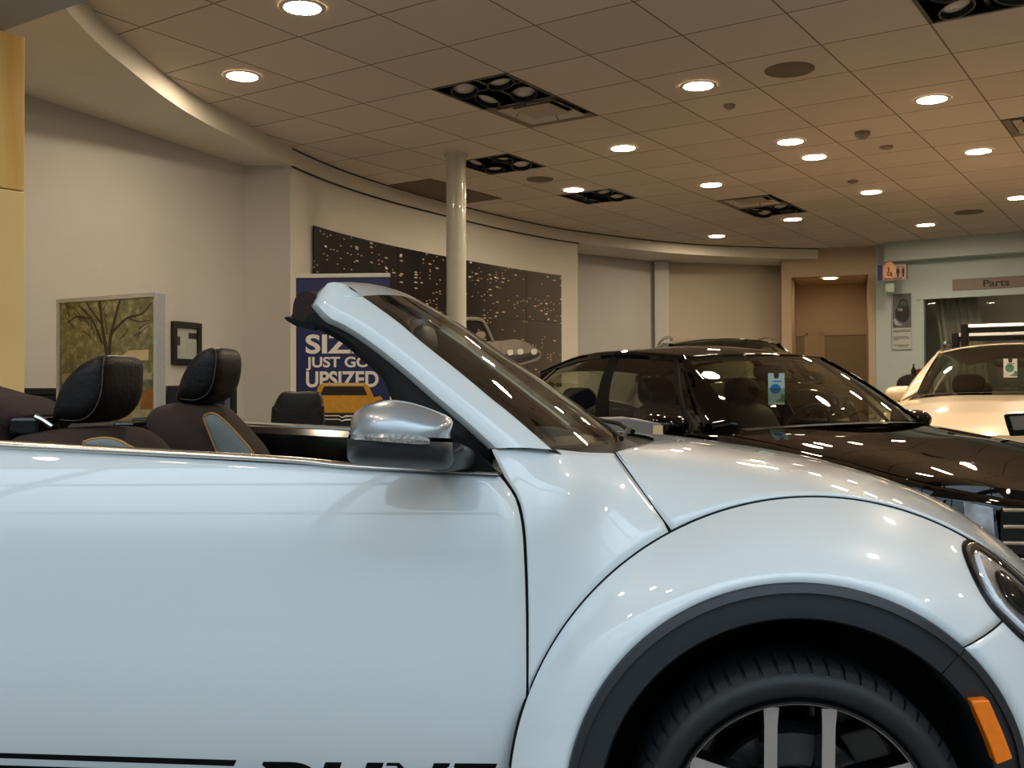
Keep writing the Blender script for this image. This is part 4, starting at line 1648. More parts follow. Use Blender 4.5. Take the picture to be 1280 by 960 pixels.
def pillow_pt(px, py, outline, d, hw, p, k=1.0, lift=0.002):
    """point on the near face of a pillow under a pixel"""
    c = sum(np.array(q, float) for q in outline) / len(outline)
    an = np.array([math.atan2(q[1] - c[1], q[0] - c[0]) for q in outline])
    ra = np.array([math.hypot(q[1] - c[1], q[0] - c[0]) for q in outline])
    o_ = np.argsort(an)
    an, ra = an[o_], ra[o_]
    w = d - hw * .5
    for _ in range(14):
        q = cpx(px, py, w)
        a = math.atan2(q.z - c[1], q.x - c[0])
        R = float(np.interp(a, np.r_[an - 2 * math.pi, an, an + 2 * math.pi], np.r_[ra, ra, ra]))
        rho = min(.999, math.hypot(q.z - c[1], q.x - c[0]) / R)
        w = .5 * w + .5 * (d - hw * (1 - rho ** p) ** (1 / p))
    return V(q.x, w - lift, q.z)


NEARW, FARW = 0.53, 1.27
st1 = seat_part([(44, 640), (46, 580), (54, 545), (95, 534.5), (138, 534), (158, 541), (182, 565), (230, 640), (140, 690)], NEARW, 0.24, 'seat', M_fabric, p=4)
seat_part([(64, 526), (66, 507), (78, 477), (98, 455), (117, 445), (129, 442.5), (135, 450), (135, 470), (134, 488), (130, 504), (121, 518), (106, 528), (80, 530)], NEARW - 0.01, 0.125, 'headrest', M_leather, st1, p=5, key='n')


def piping(pxs, d, parent, material, r=0.0022, name='piping'):
    q = [V(*x) for x in resample([cpx(a, b, d) for a, b in pxs], 30)]
    return part(MB().tube(q, r, 6), name, material, parent)


HN = NEARW - 0.01
q_ = [pillow_pt(a, b, OUTL['n'], HN, .125, 5) for a, b in resample([(131, 447), (129.5, 456), (128.5, 468), (127.5, 485), (124, 500), (116, 515), (103, 524.5), (85, 525.5), (70, 524)], 40)]
part(MB().tube(q_, 0.0014, 6), 'stitching', M_thread, st1)
pan = [(108, 556), (112, 551), (122, 548), (136, 547), (150, 549.5), (162, 556), (172, 566), (120, 590)]
q = [cpx(a, b, NEARW - 0.22) for a, b in pan]
pts = resample([(v.x, v.z) for v in q], 40, closed=True)
part(inflate(pts, NEARW - 0.225, 0.02, n=4, p=3), 'side_bolster', M_greyfab, st1)
part(MB().tube([V(p[0], NEARW - 0.246 + .012, p[1]) for p in pts], 0.003, 6, closed=True), 'piping', M_tan, st1)
st2 = seat_part([(203, 660), (204, 600), (206, 545), (208, 520), (217, 507), (236, 503), (262, 506), (276, 517), (300, 543), (322, 572), (352, 640), (280, 700)], FARW, 0.24, 'seat', M_fabric, p=4)
seat_part([(218, 500), (222, 482), (229, 464), (240, 447), (254, 436), (267, 433), (275, 440), (276, 460), (272, 480), (264, 495), (250, 504), (232, 505)], FARW - 0.01, 0.125, 'headrest', M_leather, st2, p=5, key='f')
HN = FARW - 0.01
q_ = [pillow_pt(a, b, OUTL['f'], HN, .125, 5) for a, b in resample([(270, 437), (270.5, 447), (269, 463), (265, 482), (257, 494), (244, 500), (225, 498.5)], 40)]
part(MB().tube(q_, 0.0014, 6), 'stitching', M_thread, st2)
pan = [(257, 523), (259, 518.5), (265, 516.5), (272, 517.5), (284, 527), (301, 545), (318, 566), (330, 590), (300, 610), (282, 585), (272, 562), (264, 542)]
q = [cpx(a, b, FARW - 0.22) for a, b in pan]
pts = resample([(v.x, v.z) for v in q], 50, closed=True)
part(inflate(pts, FARW - 0.225, 0.02, n=4, p=3), 'side_bolster', M_greyfab, st2)
part(MB().tube([V(p[0], FARW - 0.246 + .012, p[1]) for p in pts], 0.003, 6, closed=True), 'piping', M_tan, st2)
for s_, w_ in ((st1, NEARW), (st2, FARW)):
    cu_ = inflate([(x, z) for x, z in resample([(-1.35, .5), (-1.3, .38), (-0.9, .36), (-0.78, .42), (-0.76, .52), (-0.9, .56)], 40, closed=True)], w_, 0.25, p=4)
    part(cu_, 'seat_cushion', M_fabric, s_)
# dark trim inside the rear quarters
for s_ in (0, 1):
    P = []
    for r in quarter[:18]:
        a = r[0]
        row = [V(a.x, a.y + .004, a.z - .006), V(a.x, a.y + .04, a.z + .004), V(a.x, a.y + .10, a.z - .02), V(a.x, a.y + .12, a.z - .5)]
        P.append([mir(q) for q in row] if s_ else row)
    part(MB().grid(P), 'rear_side_trim', M_plastic)
# rear bench and folded roof
rb_ = inflate([(x, z) for x, z in resample([(-2.25, .55), (-2.2, .9), (-2.1, .985), (-2.0, .98), (-1.95, .8), (-1.85, .55)], 40, closed=True)], 0.91, 0.56, p=6)
part(rb_, 'rear_bench', M_leather)
for w_ in (0.62, 1.2):
    part(inflate([(x, z) for x, z in resample([(-2.14, .92), (-2.13, 1.0), (-2.06, 1.03), (-1.99, 1.0), (-1.99, .92)], 30, closed=True)], w_, 0.13, p=3), 'headrest', M_leather)
fold = [(-90, 600), (-90, 474), (-40, 481), (0, 492), (20, 496), (42, 506), (58, 514), (64, 520), (58, 530), (46, 545), (30, 600)]
q = [cpx(a, b, 0.5) for a, b in fold]
part(inflate(resample([(v.x, v.z) for v in q], 60, closed=True), 0.52, 0.16, n=12, p=5), 'folded_roof', M_softtop)
part(inflate(resample([(-2.6, .7), (-2.6, .98), (-2.4, 1.03), (-2.1, 1.03), (-1.95, .99), (-1.9, .7)], 40, closed=True), 0.91, 0.56, n=10, p=7), 'folded_roof', M_softtop)
# seat belt tower and catches between the seats
for (a, b, c_, d_, w_) in ((24, 521, 62, 545, 0.42), (150, 527, 176, 553, 1.02), (172, 522, 204, 548, 1.35), (186, 530, 206, 560, 1.1)):
    q1, q2 = cpx(a, b, w_), cpx(c_, d_, w_)
    part(MB().box((q1.x, w_ - .05, q2.z), (q2.x, w_ + .05, q1.z)), 'belt_tower', M_blackgloss, smooth=False, bevel=0.008)
b1_ = cpx(55, 527, 0.37)
part(MB().tube([b1_ + V(-.02, 0, .012), b1_ + V(.0, -.005, .004), b1_ + V(.02, 0, -.012)], 0.007, 8), 'belt_guide', M_chrome)
# dashboard and steering wheel
dash = [(x, z) for x, z in resample([(-0.40, .9), (-0.40, 1.02), (-0.48, 1.03), (-0.62, 1.01), (-0.70, .95), (-0.70, .75), (-0.6, .62), (-0.42, .6)], 40, closed=True)]
part(inflate(dash, 0.91, 0.66, p=10), 'dashboard', M_plastic)
sw_c = V(-0.84, FARW, 0.96)
ax_ = V(-0.9, 0, 0.42).normalized()
sa_ = V(0, 1, 0)
sb_ = ax_.cross(sa_)
sw = part(MB().tube([sw_c + (sa_ * math.cos(t) + sb_ * math.sin(t)) * 0.185 for t in np.linspace(0, 2 * math.pi, 48, endpoint=False)], 0.015, 10, closed=True), 'steering_wheel', M_leather)
mb = MB()
for t in (0.15, math.pi - 0.15, math.pi * 1.5, math.pi * .5):
    mb.tube([sw_c, sw_c + (sa_ * math.cos(t) + sb_ * math.sin(t)) * 0.18], 0.014, 8)
mb.lathe([(0, -.03), (.05, -.03), (.065, .0), (.05, .02), (0, .025)], sw_c, ax_, 24)
part(mb, 'steering_hub', M_plastic, sw)
# inside mirror at the header
im = cpx(500, 405, 0.91)
part(inflate([(x, z) for x, z in resample([(-.90, 1.30), (-.90, 1.35), (-.87, 1.36), (-.86, 1.30)], 24, closed=True)], 0.91, 0.12, p=4), 'inside_mirror', M_plastic)

# ================================================================== CARS BEHIND
M_headliner = mat('headliner_cloth', (150, 146, 136), 0.9, noise=0.04, nscale=80)


def bgcar(name, label, loc, rot, P, paint, glass, k=1.0, rails=False, interior=True):
    root = thing(name, label, 'car', loc, rot)
    OFFZ = 0.0

    def B(mb, nm, material, parent=root, **kw):
        mb.v = [(x * k, y * k, z * k) for x, y, z in mb.v]
        return mb.build(nm, material, parent, **kw)
    yb, ym, zs = P['yb'], P['ym'], P['zs']
    xt, xn = P['tail'], P['nose']
    WR, wf, wr_ = 0.33, P['wf'], P['wr']

    def zbot(x):
        z = P.get('sill', 0.26)
        for xw in (wf, wr_):
            d = abs(x - xw)
            if d < WR + .05:
                z = max(z, WR + math.sqrt(max(0, (WR + .05) ** 2 - d * d)))
        return z
    xs = sorted(set(list(np.linspace(xt, xn, 70)) + [xw + s * (WR + .05) for xw in (wf, wr_) for s in (-1, 1)]))
    m_ = MB()
    for s in (-1, 1):
        G = []
        for x in xs:
            zb, z2 = zbot(x), zs(x)
            Y, Y2 = ym(x), yb(x)
            row = [V(x, s * (Y - .05), zb - 0.0), V(x, s * Y, zb + 0.015)]
            for f in (0.25, 0.5, 0.72):
                z = lerp(zb + .015, z2, f)
                row.append(V(x, s * (lerp(Y, Y2, f ** 2) + 0.012 * math.sin(math.pi * f)), z))
            row += [V(x, s * (Y2 + .006), z2 - 0.03), V(x, s * Y2, z2 - .008), V(x, s * (Y2 - .02), z2 + .004), V(x, s * (Y2 - .07), z2 + .010)]
            G.append(row)
        m_.grid(G)
    B(m_, 'body_side', paint)
    # wheel wells
    for xw in (wf, wr_):
        for s in (-1, 1):
            G = []
            for a in np.linspace(0, math.pi, 20):
                G.append([V(xw + (WR + .05) * math.cos(a), s * (ym(xw) - .05), WR + (WR + .05) * math.sin(a)), V(xw + (WR + .05) * math.cos(a), s * (ym(xw) - .4), WR + (WR + .05) * math.sin(a)), V(xw, s * (ym(xw) - .4), WR)])
            B(MB().grid(G), 'wheel_well', M_dark)
    # bonnet
    A0, A1, Bc, Tc = P['abase'], P['atop'], P['bcen'], P['tcen']
    G = []
    for i in range(26):
        f = i / 25
        xs_ = lerp(A0[0] - 0.02, P['hside'], f)
        xc = lerp(Bc + 0.05, xn - 0.03, f)
        row = []
        for j in range(25):
            t = -1 + 2 * j / 24
            x = lerp(xs_, xc, 1 - abs(t) ** 2.4)
            yy = t * (yb(xs_) - 0.055)
            z0 = zs(xs_) + .012
            zc = P['zc'](x)
            row.append(V(x, yy, z0 + (zc - z0) * (1 - abs(t) ** 2.6)))
        G.append(row)
    hood = G
    B(MB().grid(G), 'bonnet', paint)
    # front fascia from the bonnet's leading edge down
    G = []
    for q in hood[-1]:
        x, y, z = q
        row = []
        for f in np.linspace(0, 1, 10):
            zz = lerp(z, 0.22, f)
            row.append(V(x + 0.05 * math.sin(math.pi * min(1, f * 1.2)) - 0.02 * f, y * (1 + .13 * math.sin(math.pi * f / 2)), zz))
        G.append(row)
    fas = G
    B(MB().grid(G), 'front_bumper', paint)
    # grille with bright bars
    gz0, gz1, gy = P['grille']
    gr = []
    mid = [r for r in G if abs(r[0].y) < gy]

    def fx(y, z):
        best = min(range(len(G)), key=lambda q: abs(G[q][0].y - y))
        r = G[best]
        zs2 = [p.z for p in r][::-1]
        xf = float(np.interp(z, zs2, [p.x for p in r][::-1]))
        xg = np.linspace(P['hside'] - .3, xn, 60)
        yg = np.array([lerp(ym(q), yb(q), .4) for q in xg])
        if abs(y) > yg[-1]:
            xf = max(xf, float(np.interp(-abs(y), -yg, xg)))
        return xf
    ys = np.linspace(-gy, gy, 21)
    go = B(MB().grid([[V(fx(y, z) + .012, y, z) for z in np.linspace(gz0, gz1, 6)] for y in ys]), 'grille', M_blackgloss)
    for z in np.linspace(gz0 + .01, gz1 - .008, 4):
        B(MB().tube([V(fx(y, z) + .022, y, z) for y in ys], 0.008, 6), 'grille_bar', M_chrome, go)
    for s in (-1, 1):
        hl = []
        for f in np.linspace(0, 1, 16):
            y = s * lerp(gy + .02, yb(P['hside']) - 0.02, f)
            xh = fx(y, gz1) + .014
            zt_ = min(gz1 + 0.02 * f, fas[min(range(len(fas)), key=lambda q: abs(fas[q][0].y - y))][0].z - .004)
            hl.append([V(xh, y, lerp(gz0 + .01, gz0 + .05, f)), V(xh + .008, y, lerp(gz0, zt_, .5)), V(xh, y, zt_)])
        h = B(MB().grid(hl), 'headlight', M_reflector)
        B(MB().grid([[q + V(.012, 0, 0) for q in r] for r in hl]), 'lens', M_lens, h)
    # windscreen
    def row_pt(i, t):
        f = i
        g = 1 - abs(t) ** 2.3
        x = lerp(A0[0], A1[0], f) + g * lerp(Bc - A0[0], Tc - A1[0], f)
        y = t * lerp(A0[1], A1[1], f)
        z = lerp(A0[2], A1[2], f) + g * lerp(P['bz'] - A0[2], P['tz'] - A1[2], f) + 0.02 * math.sin(math.pi * f)
        return V(x, y, z)
    B(MB().grid([[row_pt(i / 14, -1 + 2 * j / 20) for j in range(21)] for i in range(15)]), 'windscreen', glass)
    B(MB().grid([[row_pt(0.0, t) + V(-.02, 0, -.006), row_pt(0, t) + V(.07, 0, -.012)] for t in np.linspace(-1, 1, 21)]), 'cowl', M_seal)
    # roof
    rail = P['rail']      # list of (x,y,z)
    rr = [V(*p) for p in resample([V(*p) for p in rail], 24)]
    G = []
    for i, p in enumerate(rr):
        f = i / 23
        row = []
        for j in range(21):
            t = -1 + 2 * j / 20
            g = 1 - abs(t) ** 2.3
            row.append(V(p.x + g * lerp(Tc - A1[0], P['rcx'], f), t * p.y, p.z + g * lerp(P['tz'] - A1[2], P['crown'], min(1, i / 7))))
        G.append(row)
    roofG = G
    B(MB().grid(G), 'roof', paint, thick=0.01)
    B(MB().grid([[q * 1.0 + V(0, 0, -.03) for q in r[1:-1]] for r in G]), 'headliner', M_headliner)
    # rear window
    R0 = P['rbase']
    pe = rr[-1]
    G = []
    for i in range(10):
        f = i / 9
        row = []
        for j in range(17):
            t = -1 + 2 * j / 16
            g = 1 - abs(t) ** 2.3
            row.append(V(lerp(pe.x, R0[0], f) + g * P['rcx'], t * lerp(pe.y, R0[1], f), lerp(pe.z, R0[2], f) + g * lerp(P['crown'], .03, f) + .02 * math.sin(math.pi * f)))
        G.append(row)
    B(MB().grid(G), 'rear_window', glass)
    # boot
    G = []
    for i in range(12):
        f = i / 11
        x = lerp(R0[0], xt, f)
        row = []
        for j in range(17):
            t = -1 + 2 * j / 16
            row.append(V(x + (1 - abs(t) ** 2) * lerp(P['rcx'], -.06, f), t * (yb(x) - .05), zs(x) + .01 + (1 - abs(t) ** 2.6) * lerp(R0[2] + .03 - zs(x), 0.03, f)))
        G.append(row)
    for q in G[-1]:
        pass
    G.append([V(q.x + .02, q.y, .3) for q in G[-1]])
    B(MB().grid(G), 'boot_lid', paint)
    # sides: glass, pillars
    gb0, gb1 = P['gbase']
    for s in (-1, 1):
        def side(a, b):
            p = V(lerp(gb0[0], gb1[0], a), s * lerp(gb0[1], gb1[1], a), lerp(gb0[2], gb1[2], a) + 0.0)
            q = resample_at(rr, a)
            r = p.lerp(V(q.x, s * q.y, q.z), b)
            r.y += s * 0.035 * max(0.0, math.sin(math.pi * b)) ** 0.8
            return r
        B(MB().grid([[side(a, b) for b in np.linspace(0, 1, 9)] for a in np.linspace(0.0, 1, 30)]), 'side_window', glass)
        for (nm, a0, a1, b0_, b1_, mt) in P['pillars']:
            G = []
            for b in np.linspace(-0.03, 1.02, 10):
                w0, w1 = lerp(a0[0], a1[0], b), lerp(a0[1], a1[1], b)
                G.append([side(a, b) + V(0, s * o_, 0) for a, o_ in ((w0, -.004), (w0 + .002, .008), ((w0 + w1) / 2, .012), (w1 - .002, .008), (w1, -.004))])
            B(MB().grid(G), 'pillar', mt)
        # roof side rail and belt
        B(MB().tube([V(p.x, s * (p.y + .004), p.z - .006) for p in rr], 0.026, 8), 'roof_edge', paint)
        B(MB().tube([side(a, 0) + V(0, s * .006, -.004) for a in np.linspace(0, 1, 20)], 0.012, 6), 'belt_trim', M_seal if paint is not M_cream else M_seal)
        # a-pillar outer skin
        ap = [row_pt(f, s * 1.0) for f in np.linspace(0, 1, 12)]
        G = []
        for f, p in zip(np.linspace(0, 1, 12), ap):
            q = side(0.0, f)
            G.append([p + V(.02, 0, .012), p + V(-.02, s * .012, .008), (p + q) / 2 + V(0, s * .02, 0), q])
        B(MB().grid(G), 'pillar', paint, thick=0.006)
        # front wing top between pillar foot and bonnet
        mb = MB()
        mb.grid([[V(x, s * (yb(x) - .062), zs(x) + .009), V(x, s * lerp(yb(x) - .1, A0[1] - .02, f), lerp(zs(x) + .012, A0[2] + .002, f))] for f, x in ((0, A0[0] + .28), (.5, A0[0] + .12), (1, A0[0]), (1, A0[0] - .12))])
        B(mb, 'wing', paint)
        mx_ = P['mirror']
        mo = inflate(resample([(mx_[0] - .10, mx_[2] - .06), (mx_[0] - .10, mx_[2] + .04), (mx_[0] - .03, mx_[2] + .06), (mx_[0] + .07, mx_[2] + .045), (mx_[0] + .11, mx_[2]), (mx_[0] + .08, mx_[2] - .06), (mx_[0], mx_[2] - .075)], 28, closed=True), 0, 0.115, p=3)
        mo.v = [(x, s * (mx_[1] + y), z) for x, y, z in mo.v]
        mr = B(mo, 'door_mirror', paint)
        B(MB().box((mx_[0] - .06, min(s * (mx_[1] - .2), s * (mx_[1] + .08)), mx_[2] - .105), (mx_[0] + .05, max(s * (mx_[1] - .2), s * (mx_[1] + .08)), mx_[2] - .06)), 'mirror_base', M_seal, mr, smooth=False, bevel=0.01)
        for xw in (wf, wr_):
            t_ = B(MB().lathe([(.21, -.0), (.24, .015), (.29, .018), (.32, .0), (.33, -.03), (.33, -.19), (.29, -.21), (.2, -.2)], (xw, s * (ym(xw) - .02), .33), (0, s, 0), 40), 'wheel', M_rubber)
            rm = MB().lathe([(0, -.01), (.05, -.005), (.06, -.03), (.19, -.03), (.212, .002), (.218, .0), (.2, -.15)], (xw, s * (ym(xw) - .02), .33), (0, s, 0), 40)
            B(rm, 'rim', M_alu, t_)
        # roof rail bars
        if rails:
            pts = [V(p.x, s * (p.y - .03), p.z + .03 + .045 * min(1, 6 * (i / 23), 6 * (1 - i / 23))) for i, p in enumerate(rr)][2:-1]
            B(MB().tube(pts, 0.016, 8), 'roof_rail', M_chrome if rails == 'chrome' else M_plastic)
    if interior:
        for (sx__, hs) in ((P['seat'], 1.0), (P['seat'] - 0.95, .95)):
            for y in (-.36, .36):
                st = inflate(resample([(sx__ - .02, .45), (sx__ - .10, .75), (sx__ - .2, 1.02 * hs + .03), (sx__ - .12, 1.06 * hs + .03), (sx__ + .0, .9), (sx__ + .12, .55)], 30, closed=True), y, .24, p=4)
                so = B(st, 'seat', M_leather)
                B(inflate(resample([(sx__ - .24, 1.07 * hs + .03), (sx__ - .26, 1.2 * hs + .03), (sx__ - .2, 1.25 * hs + .03), (sx__ - .13, 1.2 * hs + .03), (sx__ - .13, 1.08 * hs + .03)], 26, closed=True), y, .135, p=3), 'headrest', M_leather, so)
        B(inflate(resample([(A0[0] + .1, A0[2] - .06), (A0[0] - .25, A0[2] - .05), (A0[0] - .4, A0[2] - .12), (A0[0] - .4, A0[2] - .3), (A0[0] + .1, A0[2] - .4)], 30, closed=True), 0, .68, p=8), 'dashboard', M_plastic)
        c_ = V(P['seat'] + .42, .36, .93)
        ax = V(-.9, 0, .4).normalized()
        bb = ax.cross(V(0, 1, 0))
        B(MB().tube([c_ + (V(0, 1, 0) * math.cos(t) + bb * math.sin(t)) * .18 for t in np.linspace(0, 2 * math.pi, 30, endpoint=False)], .014, 8, closed=True), 'steering_wheel', M_leather)
        B(inflate(resample([(Tc - .12, A1[2] - .12), (Tc - .12, A1[2] - .05), (Tc - .08, A1[2] - .05), (Tc - .07, A1[2] - .12)], 20, closed=True), 0, .12, p=4), 'inside_mirror', M_plastic)
        B(MB().box((xt + .3, -.6, .2), (xn - .5, .6, .26)).box((-1.6, -.7, .26), (-1.55, .7, .9)), 'floor_pan', M_dark, smooth=False)
    return root


def resample_at(rr, a):
    t = max(0, min(1, a)) * (len(rr) - 1)
    i = min(int(t), len(rr) - 2)
    return rr[i].lerp(rr[i + 1], t - i)


SED = dict(
    tail=-2.4, nose=2.46, wf=1.56, wr=-1.22, hside=2.12,
    yb=curve_at([-2.4, -2.3, -2.0, -1.2, 0, .8, 1.6, 2.0, 2.2, 2.35, 2.46], [.55, .70, .79, .84, .865, .86, .83, .79, .71, .58, .40]),
    ym=curve_at([-2.4, -2.3, -2.0, -1.2, 0, .8, 1.6, 2.0, 2.2, 2.35, 2.46], [.62, .78, .86, .90, .91, .91, .905, .87, .79, .66, .50]),
    zs=curve_at([-2.4, -1.2, 0, .6, .85, 1.2, 1.6, 2.0, 2.2, 2.46], [1.03, 1.0, .965, .955, .945, .91, .855, .785, .745, .69]),
    zc=curve_at([.8, 1.1, 1.5, 1.9, 2.2, 2.46], [1.02, .995, .935, .86, .79, .705]),
    abase=(.84, .71, .985), atop=(.20, .565, 1.385), bcen=1.12, tcen=.42, bz=1.02, tz=1.398,
    rail=[(.20, .565, 1.385), (-.2, .578, 1.42), (-.6, .58, 1.432), (-1.0, .565, 1.41), (-1.5, .54, 1.325)], rcx=-.10, crown=.05,
    rbase=(-2.02, .60, 1.10), gbase=((.66, .79, .965), (-1.72, .78, 1.03)),
    pillars=[('b', (.39, .455), (.40, .455), 0, 1, M_seal), ('c', (.90, 1.0), (.86, 1.0), 0, 1, M_black), ('m', (.035, .05), (.02, .05), 0, 1, M_seal)],
    grille=(.48, .70, .63), mirror=(.56, .97, 1.005), seat=-.15)
sedan = bgcar('black_sedan', 'shiny black sedan with a hang tag in its windscreen, behind the white bonnet', (1.42, 6.54, 0), math.radians(-61.5), SED, M_black, M_tintglass, k=.995)

WAG = dict(
    tail=-2.2, nose=1.95, wf=1.15, wr=-1.45, hside=1.68,
    yb=curve_at([-2.2, -2.1, -1.6, 0, .6, 1.2, 1.5, 1.7, 1.85, 1.95], [.60, .72, .80, .84, .83, .80, .76, .68, .55, .38]),
    ym=curve_at([-2.2, -2.1, -1.6, 0, .6, 1.2, 1.5, 1.7, 1.85, 1.95], [.66, .80, .88, .90, .90, .89, .85, .76, .62, .48]),
    zs=curve_at([-2.2, -1.0, 0, .45, .9, 1.3, 1.6, 1.95], [1.10, 1.08, 1.05, 1.04, 1.0, .94, .86, .76]),
    zc=curve_at([.3, .7, 1.1, 1.5, 1.8, 1.95], [1.11, 1.105, 1.06, .985, .90, .84]),
    abase=(.45, .645, 1.11), atop=(-.20, .54, 1.445), bcen=.68, tcen=-.03, bz=1.13, tz=1.50,
    rail=[(-.20, .54, 1.445), (-.6, .56, 1.475), (-1.1, .56, 1.475), (-1.6, .55, 1.45), (-2.0, .53, 1.40)], rcx=-.08, crown=.055,
    rbase=(-2.18, .62, 1.10), gbase=((.47, .765, 1.05), (-1.98, .76, 1.09)),
    pillars=[('b', (.34, .39), (.30, .35), 0, 1, M_seal), ('c', (.66, .71), (.66, .71), 0, 1, M_seal), ('d', (.93, 1.0), (.91, 1.0), 0, 1, M_cream), ('m', (.035, .05), (.02, .05), 0, 1, M_seal)],
    grille=(.60, .74, .5), mirror=(.08, .815, 1.115), seat=-.55)
wagon = bgcar('white_wagon', 'cream-white wagon with roof bars and a hang tag, facing the camera at the right edge', (4.10, 8.41, 0), math.radians(-118.2), WAG, M_cream, M_tintglass, k=1.04, rails='black')
SUV = dict(WAG)
SUV['pillars'] = [(n_, a, b, c_, d, M_black if mt is M_cream else mt) for n_, a, b, c_, d, mt in WAG['pillars']]
suv = bgcar('dark_suv', 'dark car with a bright roof rail mostly hidden behind the black sedan', (2.6, 12.3, 0), math.radians(-92), SUV, M_black, M_tintglass, k=1.21, rails='chrome', interior=False)

# cross bars on the wagon's roof
for (xl, z, hl_, lab) in ((-.72, 1.735, .40, 'upper, nearer silver-topped roof bar on the cream-white wagon'), (-1.25, 1.685, .52, 'lower, rear silver-topped roof bar on the cream-white wagon')):
    t = thing('roof_bar', lab, 'roof rack', wagon.location, wagon.rotation_euler[2], 'roof bars of the white wagon')
    MB().prism([(xl - .04, -hl_, z), (xl + .04, -hl_, z), (xl + .05, -hl_, z + .012), (xl + .03, -hl_, z + .04), (xl - .04, -hl_, z + .036)], (0, 2 * hl_, 0)).build('bar', M_alu, t, bevel=0.003)
    MB().box((xl + .04, -hl_, z - .04), (xl + .052, hl_, z + .006)).build('bar_underside', M_seal, t, smooth=False)
    for s in (-1, 1):
        MB().prism([(xl - .07, s * hl_ - .03, 1.53), (xl + .08, s * hl_ - .03, 1.53), (xl + .06, s * hl_ - .03, z + .045), (xl - .05, s * hl_ - .03, z + .045)], (0, .06, 0)).build('foot', M_seal, t, smooth=False, bevel=0.012)


# hang tags
def hang_tag(label, px, py, Y, w, h, main, circ, grn):
    c = at_depth(px, py, Y)
    t = thing('hang_tag', label, 'tag', c, 0.0)
    hw, hh = w / 2, h / 2
    n_ = [(-hw, 0, -hh), (hw, 0, -hh), (hw, 0, hh), (hw * .35, 0, hh), (hw * .25, 0, hh - .03), (-hw * .25, 0, hh - .03), (-hw * .35, 0, hh), (-hw, 0, hh)]
    MB().prism(n_, (0, 0.002, 0)).build('card', main, t, smooth=False)
    MB().prism([(.32 * w * math.cos(a) - .06 * w, -.002, -.0 + .30 * w * math.sin(a)) for a in np.linspace(0, 2 * math.pi, 24, endpoint=False)], (0, .0015, 0)).build('blue_dot', circ, t, smooth=False)
    MB().prism([(-hw, -.002, -hh), (hw, -.002, -hh), (hw, -.002, -hh + .05 * h), (-hw, -.002, -hh + .05 * h)], (0, .0015, 0)).build('white_strip', M_whiteprint, t, smooth=False)
    MB().prism([(-hw * .2, -.002, -hh + .08 * h), (hw, -.002, -hh + .08 * h), (hw, -.002, -hh + .30 * h), (hw * .6, -.002, -hh + .36 * h), (hw * .5, -.002, -hh + .2 * h)], (0, .0015, 0)).build('printed_picture', grn, t, smooth=False)
    MB().prism([(-hw * .5, -.002, hh * .45), (hw * .6, -.002, hh * .45), (hw * .6, -.002, hh * .52), (-hw * .5, -.002, hh * .52)], (0, .0015, 0)).build('printed_line', circ, t, smooth=False)
    return t


hang_tag('pale blue hang tag with a blue dot in the black sedan windscreen', 970.5, 486, 5.72, .092, .175, M_tagpale, M_tagblue, M_taggreen)
hang_tag('green and white hang tag in the cream-white wagon windscreen', 1263, 460, 7.86, .105, .145, M_whiteprint, M_taggreen, M_taggreen)

# ================================================================== THINGS AROUND THE SHOWROOM
# ---- roll-up banner
bp0, bp1 = at_depth(370, 344, 8.0), at_depth(487, 342, 7.95)
bex = V(bp1.x - bp0.x, bp1.y - bp0.y, 0)
BW = bex.length
bex.normalize()
bey = V(0, 0, 1)
ban = thing('roll_up_banner', 'navy blue roll-up banner with large white words, behind the windscreen frame', 'banner', (bp0.x, bp0.y, 0), math.atan2(bex.y, bex.x))
BT = bp0.z
MB().box((0, 0, 0.09), (BW, 0.004, BT - .01)).build('panel', M_navy, ban, smooth=False)
MB().box((-.004, -.012, BT - .025), (BW + .004, .016, BT + .008)).build('top_bar', M_alu, ban, smooth=False, bevel=.003)
MB().box((-.02, -.1, 0), (BW + .02, .1, .09)).build('base', M_alu, ban, smooth=False, bevel=.012)
MB().tube([(BW / 2, .03, .08), (BW / 2, .03, BT)], .012).build('pole', M_alu, ban)


def ban_px(px, py):
    q = at_depth(px, py, 7.98)
    return (q - V(bp0.x, bp0.y, 0)).dot(bex), q.z


def ban_text(s, px0, px1, pytop, pybot):
    x0, zt_ = ban_px(px0, pytop)
    x1, zb = ban_px(px1, pybot)
    o = text_obj('lettering', s, 1.0, M_lettersw, ban, Matrix.Identity(4), extrude=0.001, bold=0.028)
    a, b = min(v.co.x for v in o.data.vertices), max(v.co.x for v in o.data.vertices)
    c, d = min(v.co.y for v in o.data.vertices), max(v.co.y for v in o.data.vertices)
    for v in o.data.vertices:
        v.co = (x0 + (v.co.x - a) / (b - a) * (x1 - x0), -.002 + v.co.z * .5, zb + (v.co.y - c) / (d - c) * (zt_ - zb))


ban_text('SIZE', 381.5, 459, 418, 442)
ban_text('JUST GOT', 382, 489 - 14, 446, 463)
ban_text('UPSIZED', 382, 474, 464, 484)
# printed gold car on the banner


def bpoly(pxs, d):
    return [(a, d, z) for a, z in (ban_px(*p) for p in pxs)]


